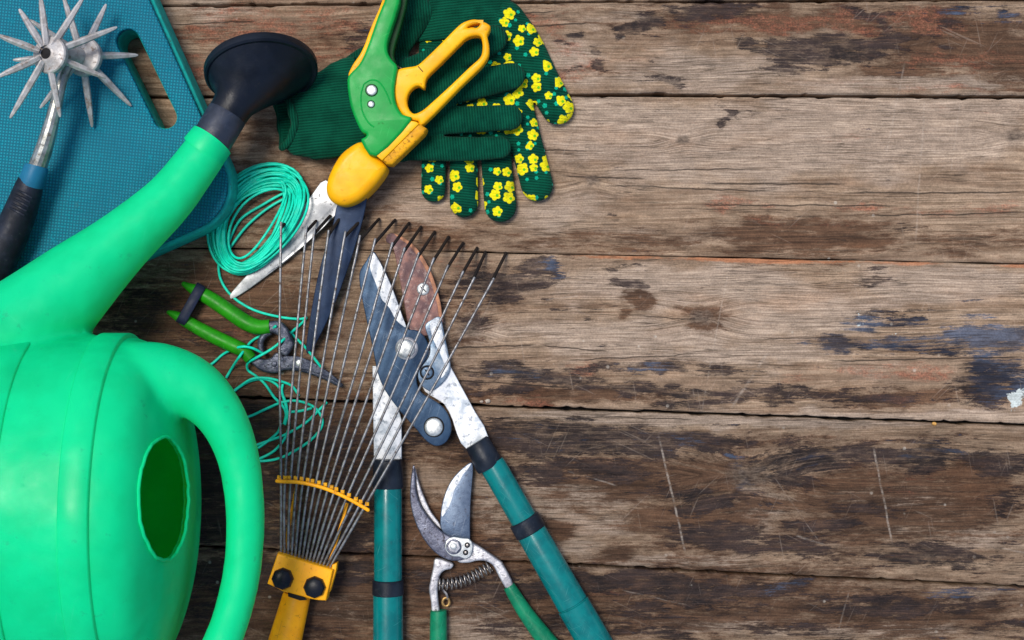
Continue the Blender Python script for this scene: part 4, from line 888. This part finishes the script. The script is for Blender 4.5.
# ------------------------------------------------------------------ rake
def build_rake():
    t = thing('leaf_rake', 'fan rake with grey wire tines, dark bent tips and an orange yellow head and handle', 'rake', 300, 600)
    tips = [(281, 228), (306, 232), (314, 234), (328, 236), (344.5, 237), (359, 241), (374, 244), (391, 248), (403, 253), (417, 258), (432, 263), (446, 270), (461, 276), (472, 282), (491, 283)]
    hook = [(286, 222), (316, 221), (330, 216), (344, 212), (364, 217), (379, 219), (395, 220), (409, 223), (421, 227), (434.5, 232), (448.5, 237), (463, 243), (477, 248), (485.5, 252), (506, 253)]
    arc = cr([(281, 479.5), (300, 480.5), (322, 485.5), (344, 494.5), (365, 506)], 14)
    HS = 40; rt = random.Random(3)
    for i in range(15):
        u = i/14
        bx, by = 281 + 49*u, 555 + 12.5*u
        q = arc[round(u*(len(arc) - 1))]
        tx, ty = tips[i]; hx, hy = hook[i]
        th = 36
        # keep each wire nearly straight between spacer and bend
        mx, my = q[0] + (tx - q[0])*0.5 + (2.0*(u - 0.5)), q[1] + (ty - q[1])*0.5
        m = MB(); tube(m, [(bx - (q[0]-bx)*0.1, by + 12, 31, 1.35), (bx, by, 33, 1.35), (q[0], q[1], HS, 1.35), (mx + rt.uniform(-.9, .9), my, HS + 3, 1.3), (tx - (tx-mx)*0.04, ty + 5, th + 1.5, 1.3), (tx, ty, th, 1.3)], seg=9, sub=8)
        o = m.build('tine', M['tine'], t)
        m = MB(); tube(m, [(tx, ty + 0.6, th + 0.2, 1.45), (tx + (hx-tx)*0.12, ty + (hy-ty)*0.12, th - 2.5, 1.6), (tx + (hx-tx)*0.55, ty + (hy-ty)*0.55, 20 if i > 7 else 26, 1.65), (hx, hy, 3.0 if i > 4 else 16.0, 1.5)], seg=9, sub=4, rnd=(False, True))
        m.build('bent_tip', M['tine_tip'], o)
    # spacer bar with clips
    m = MB(); A2 = [(277, 481)] + [(p[0], p[1] + 2) for p in arc[3::6]] + [(368, 510)]
    tube(m, [(p[0], p[1], HS + 1.5, 1.9) for p in A2], seg=10, sub=4, rnd=(True, True)); bar = m.build('spacer_bar', M['rake_yellow'], t)
    for i in range(16):
        u = (i + 0.0)/15; q = arc[round(min(1, max(0, u))*(len(arc)-1))]
        x, y = q[0] + (-2 if i == 0 else 2 if i == 15 else 0), q[1] - 2.3
        plate('clip', M['yellow_dirty_shaded'], bar, [(x - 1.9, y - 1.6), (x + 1.9, y - 1.3), (x + 1.9, y + 2.4), (x - 1.9, y + 2.0)], HS + 1.8, 5, 0.6, sm=1)
    for P in ([(297, 484), (294, 500), (289, 525), (284, 552)], [(347, 503), (342, 522), (334, 548), (328, 566)]):
        m = MB(); tube(m, [(x, y, 31, 1.6) for x, y in P], seg=8, sub=4, squash=0.6); m.build('brace', M['rake_yellow'], t)
    hd = plate('head', M['rake_yellow'], t, [(277.5, 553), (333, 570), (326, 601), (318, 600.5), (310, 599), (283, 592), (276, 588), (267, 584)], 44, 24, 2.0, sm=1, bres=3)
    plate('side_tab', M['rake_yellow'], hd, [(332, 565), (337, 563), (336, 571), (330, 592), (327, 592)], 38, 14, 1.2, sm=1)
    plate('end_slot', M['dark'], hd, [(288, 592.8), (304, 597), (306.5, 600), (300, 600.5), (288, 596.5)], 44.4, 3, 0.3, sm=1)
    for cx, cy in ((281.5, 580), (313.5, 588.5)):
        m = MB(); dome(m, cx, cy, 43.5, 11.2, 9, seg=8); m.build('cap_nut', M['bolt_black'], hd, angle=20)
    m = MB(); tube(m, [(297, 594, 22, 13), (296.5, 596.5, 22, 14), (285, 641, 20, 16.5), (272, 690, 18, 17), (250, 780, 18, 17), (235, 840, 18, 17)], sub=1, seg=32); m.build('handle', M['rake_yellow'], t)
build_rake()

# ------------------------------------------------------------------ lopper
def build_lopper():
    t = thing('lopper', 'long handled lopper with teal tube handles, blue blade and copper hooked counter blade', 'lopper', 430, 450)
    # left arm, tube
    plate('arm', M['lop_silver'], t, [(372.5, 366), (385, 366), (396, 400), (401.5, 420), (401.5, 464), (374, 464), (373, 410)], 12, 5, 0.8, sm=1)
    m = MB(); tube(m, [(388, 459, 14, 13.2), (388, 460.5, 14, 14.6), (388, 486, 14.5, 15.6), (388, 488, 14.5, 14.6)], sub=1, seg=36); m.build('collar', M['collar'], t)
    def grip(P, name='handle_tube'): 
        m = MB(); tube(m, P, sub=1, seg=36); return m.build(name, M['teal'], t)
    h1 = grip([(388, 487, 14.5, 13.6), (388, 489, 14.5, 14), (388, 584, 14.5, 14.2)])
    h2 = grip([(388, 590, 15, 14.4), (388, 594, 15, 15), (388.5, 800, 16, 15.6)], 'handle_sleeve')
    m = MB(); tube(m, [(388, 579.5, 15, 14.6), (388, 580.5, 15, 15.6), (388, 594, 15, 15.8), (388, 595, 15, 14.8)], sub=1, seg=36); m.build('lock_ring', M['collar'], h2)
    # right arm
    plate('arm', M['lop_silver'], t, [(426, 352), (440, 350), (450, 366), (462, 388), (475, 412), (488.5, 438), (467, 449.5), (457, 434), (452.5, 420), (444, 404), (431, 396), (421, 384)], 13, 6, 0.8, sm=2)
    d = Vector((79, 137)).normalized()
    def al(t_, r, h=15): p = Vector((493, 466)) + d*t_; return (p.x, p.y, h, r)
    def al2(x, y, r, h=15): return (x, y, h, r)
    m = MB(); tube(m, [al2(476.5, 442, 11.5), al2(477.3, 443.3, 12.8), al2(489.5, 465.5, 14.2), al2(490.5, 467.3, 13.4)], sub=1, seg=36); m.build('collar', M['collar'], t)
    grip([al(-3, 12.6), al(0, 13.2), al(64, 13.6)])
    h4 = grip([al(68, 14.6), al(70, 15.2), al(158.5, 16.2), al(159.2, 15.4), al(160, 15.4), al(160.7, 17), al(380, 17.6)], 'handle_sleeve')
    m = MB(); tube(m, [al(61, 14.8), al(62, 16), al(76, 16.4), al(77, 15.2)], sub=1, seg=36); m.build('lock_ring', M['collar'], h4)
    # copper hook
    hk = [(389, 233.5), (386, 237), (386.5, 242), (392, 246), (395, 256), (397.5, 268), (401, 287), (404.5, 306), (408, 324), (414, 336), (432, 334), (443, 322), (440, 306), (436, 289), (430, 272), (421, 255), (411, 243.5), (401, 236.5), (394, 233.5)]
    c1 = plate('hooked_counter_blade', M['copper'], t, hk, 13, 6, 1.2, sm=4)
    plate('worn_edge', M['copper_edge'], c1, [(394, 233.7), (402, 236.7), (412, 243.7), (422, 255.3), (431, 272.3), (437, 289.3), (441, 306.3), (441.5, 318), (439, 318), (437.5, 306), (433.3, 290), (427.5, 273.5), (418.5, 257), (409.5, 246), (400, 239)], 13.4, 5, 0.5, sm=3)
    m = MB(); dome(m, 423, 289, 12.8, 6.4, 2.0, seg=20); sc1 = m.build('screw', M['bolt'], c1)
    plate('screw_slot', M['dark'], sc1, [(419.5, 286.5), (420.2, 285.8), (426.5, 291.5), (425.8, 292.2)], 15.1, 1, 0.1, sm=1)
    # link plate
    lk = plate('link_plate', M['lop_link'], t, [(425, 326), (432, 319.5), (440, 317), (443.5, 330), (448, 352), (450.5, 366), (447, 377), (438, 387), (430, 391), (423, 387), (418.5, 380), (418, 372), (423, 364), (429.5, 354), (429, 340)], 16.5, 4, 0.9, sm=4)
    plate('bright_patch', M['lop_silver'], lk, [(430, 323), (439, 318.8), (442.5, 332), (446.5, 352), (449, 365), (446, 373), (441, 378), (444, 366), (441, 356), (436, 346), (432, 336)], 17, 2, 0.5, sm=4)
    m = MB(); dome(m, 427, 372.5, 16, 6.0, 1.8, seg=20); s2 = m.build('screw', M['lop_link'], lk)
    m = MB(); tube(m, [(427 + 6.3*math.cos(2*math.pi*k/20), 372.5 + 6.3*math.sin(2*math.pi*k/20), 16.6, 1.1) for k in range(20)], sub=1, closed=True, seg=6); m.build('screw_ring', M['dark'], s2)
    plate('screw_slot', M['dark'], s2, [(424.5, 369.8), (425.8, 369.2), (429.8, 375), (428.5, 375.8)], 18.3, 1, 0.1, sm=1)
    # big blue blade plate
    bp = [(373, 251.5), (366, 261), (359.5, 273), (360.5, 290), (366, 318), (372, 345), (378, 374), (386, 392), (400, 411), (416, 429), (427, 441.5), (437, 446), (446, 442), (451, 432), (450, 420), (444, 408.5), (434, 400.5), (423, 394), (417.5, 386), (416.5, 374), (421, 366), (427, 357), (428.5, 347), (424.5, 337), (417, 330.5), (407, 328.5), (403, 317), (392, 286), (380.5, 262)]
    bl = plate('cutting_blade', M['lop_blue'], t, bp, 21, 4.5, 1.0, sm=4)
    plate('ground_edge', M['lop_silver'], bl, [(373, 252.3), (369.5, 259), (370.5, 270), (375.5, 283), (381, 298), (385, 303), (390, 309), (396, 320), (406, 327.6), (402.4, 316.5), (391.5, 286.5), (380.2, 262.8)], 21.6, 2, 0.5, sm=3)
    m = MB(); dome(m, 406.5, 348.5, 20.5, 11.5, 2.4, seg=30); w = m.build('washer', M['pr_steel'], bl)
    m = MB(); dome(m, 405.5, 348.5, 21.8, 9.4, 3.6, seg=30); m.build('pivot_bolt', M['bolt'], w)
    m = MB(); dome(m, 434, 427, 20.3, 10.6, 1.6, seg=30); w = m.build('bolt_recess', M['dark'], bl)
    m = MB(); dome(m, 433.6, 427.3, 20.8, 9.2, 3.4, seg=30); m.build('rivet', M['bolt'], w)
build_lopper()

# ------------------------------------------------------------------ bypass pruner
def build_pruner():
    t = thing('hand_pruner', 'open bypass pruner with bare metal blades, coil spring and green grips, between the lopper handles', 'pruner', 455, 560)
    pb = plate('cutting_blade', M['pr_blade'], t, [(471, 462.5), (461, 469.5), (451, 481), (444.5, 495), (441, 510), (440.8, 528), (448, 536), (462, 542), (469.5, 542), (470, 524), (470.5, 504), (472, 484), (473.2, 468)], 13, 3, 0.8, sm=4)
    plate('ground_edge', M['lop_silver'], pb, [(471, 463.3), (461.5, 470), (451.5, 481.5), (445.2, 495), (441.8, 510), (442, 517), (446, 512), (450, 505), (453, 496), (455, 489), (459, 483), (463, 475), (468, 469)], 13.5, 2, 0.5, sm=3)
    hb = plate('hooked_blade', M['pr_dark'], t, [(413, 465.5), (410.3, 484), (410.3, 503), (415, 522), (424, 540), (436, 553.5), (452, 561), (468, 558), (472, 548), (466, 540), (452, 537), (441, 531), (430, 519), (420.5, 505), (416, 489), (415.2, 472)], 17, 6, 1.6, sm=4, bres=3)
    plate('hook_lip', M['pr_steel'], hb, [(415, 468), (418.5, 482), (424, 497), (431, 512), (438.5, 522), (441.5, 529), (436, 525), (427, 514), (420, 502), (416.5, 488)], 11.5, 6, 1.0, sm=4)
    # forged handles
    plate('handle', M['pr_steel'], t, [(435, 559), (444, 560), (453, 564), (451, 569), (444, 571), (439.5, 577), (437.5, 590), (438.5, 603), (439.5, 616), (432, 616), (431, 603), (428.8, 590), (430, 582), (433, 568)], 13, 8, 1.8, sm=4, bres=3)
    plate('handle', M['pr_steel'], t, [(466, 540), (474, 543.5), (486, 551), (500, 561), (504, 566), (513, 584), (506.5, 589), (499, 577), (493, 566), (486, 561.5), (477, 561), (468, 563), (458, 562), (455, 552)], 14, 8, 1.8, sm=4, bres=3)
    m = MB(); tube(m, [(438.3, 611.5, 10, 7.6), (438.5, 613, 10, 8.4), (438.5, 640, 10, 8.8), (439, 690, 10, 9.5), (445, 760, 10, 9)], seg=24, sub=3, rnd=(False, True)); m.build('grip', M['pr_grip'], t)
    m = MB(); tube(m, [(509.3, 586.5, 10, 5.6), (510.3, 588.2, 10, 6.4), (525, 612, 10, 7.8), (547, 641, 10, 9.4), (575, 672, 10, 10), (620, 715, 10, 9.5)], seg=24, sub=3, rnd=(False, True)); m.build('grip', M['pr_grip'], t)
    # pivot plate
    pp = plate('pivot_plate', M['bolt'], t, [(445, 547), (446.5, 540.5), (452, 537.3), (458, 537.5), (464, 538.5), (469, 539), (472.4, 543.5), (472.4, 550), (470.5, 556), (465.5, 559), (459.5, 557), (453, 556.5), (447.5, 553)], 19, 3, 0.9, sm=4)
    m = MB(); dome(m, 453.8, 546.8, 18.6, 8.0, 0.9, seg=24); w = m.build('washer', M['pr_dark'], pp)
    plate('hex_nut', M['pr_steel'], w, circ(454, 546.8, 6.6, 6, 0.2), 23.5, 5, 0.8, sm=1)
    m = MB(); dome(m, 453.6, 546.6, 23, 3.4, 1.6, seg=16); m.build('bolt_end', M['bolt'], w)
    for cx, cy in ((467.3, 545.2), (465.6, 552.6)):
        m = MB(); dome(m, cx, cy, 18.4, 3.0, 1.0, seg=16); w = m.build('screw_hole', M['dark'], pp)
        m = MB(); dome(m, cx, cy, 18.8, 1.6, 1.2, seg=12); m.build('screw', M['spring'], w)
    # coil spring
    m = MB(); P = []; nt = 13
    ctr = cr([(439, 584.5), (452, 583.5), (466, 579.5), (479, 573), (490, 566.5)], 60)
    n_ = len(ctr)
    for k in range(nt*16):
        q = k/(nt*16 - 1); i = min(n_ - 2, int(q*(n_ - 1)))
        c = ctr[i]; dx, dy = ctr[i+1][0] - c[0], ctr[i+1][1] - c[1]; L = math.hypot(dx, dy) + 1e-6; nx, ny = -dy/L, dx/L
        a = 2*math.pi*k/16; r = 5.6
        P.append((c[0] + nx*r*math.cos(a), c[1] + ny*r*math.cos(a), 8 + r*math.sin(a), 0.85))
    tube(m, P, seg=6, sub=1); m.build('spring', M['spring'], t, angle=0)
    # brass catch
    m = MB(); tube(m, [(446 + 3.4*math.cos(2*math.pi*k/18), 602 + 4.2*math.sin(2*math.pi*k/18), 9, 1.3) for k in range(18)], sub=1, closed=True, seg=8); c = m.build('catch', M['brass'], t)
    m = MB(); tube(m, [(443, 590, 8, 1.3), (446.5, 594, 9, 1.3), (447.5, 599, 9, 1.3)], seg=8, sub=4); m.build('catch_arm', M['spring'], c)
build_pruner()

# ------------------------------------------------------------------ light, sky, camera
w = bpy.data.worlds.new('World'); S.world = w; w.use_nodes = True
nt = w.node_tree; bg = nt.nodes['Background']
sky = nt.nodes.new('ShaderNodeTexSky'); sky.sky_type = 'NISHITA'; sky.sun_disc = False
SUN_EL, SUN_AZ = 71, 312           # azimuth clockwise from +Y
sky.sun_elevation = R(SUN_EL); sky.sun_rotation = R(SUN_AZ); sky.air_density = 1.0; sky.dust_density = 2.0; sky.ozone_density = 1.0
nt.links.new(sky.outputs[0], bg.inputs[0]); bg.inputs[1].default_value = 0.08
ld = bpy.data.lights.new('sun', 'SUN'); ld.energy = 1.5; ld.angle = R(20); ld.color = (1.0, 0.94, 0.85)
lo = bpy.data.objects.new('sun', ld); COL.objects.link(lo)
az, el = R(SUN_AZ), R(SUN_EL)
dv = Vector((math.sin(az)*math.cos(el), math.cos(az)*math.cos(el), math.sin(el)))
lo.rotation_euler = dv.to_track_quat('Z', 'Y').to_euler(); lo.location = dv * 2
cd = bpy.data.cameras.new('camera'); cd.sensor_width = 36; cd.lens = 36*H/1024; cd.clip_start = 0.01; cd.clip_end = 100
co = bpy.data.objects.new('camera', cd); COL.objects.link(co); co.location = (0, 0, H*K); S.camera = co
S.view_settings.view_transform = 'Standard'; S.view_settings.look = 'None'; S.view_settings.gamma = 1; S.view_settings.exposure = 1.04
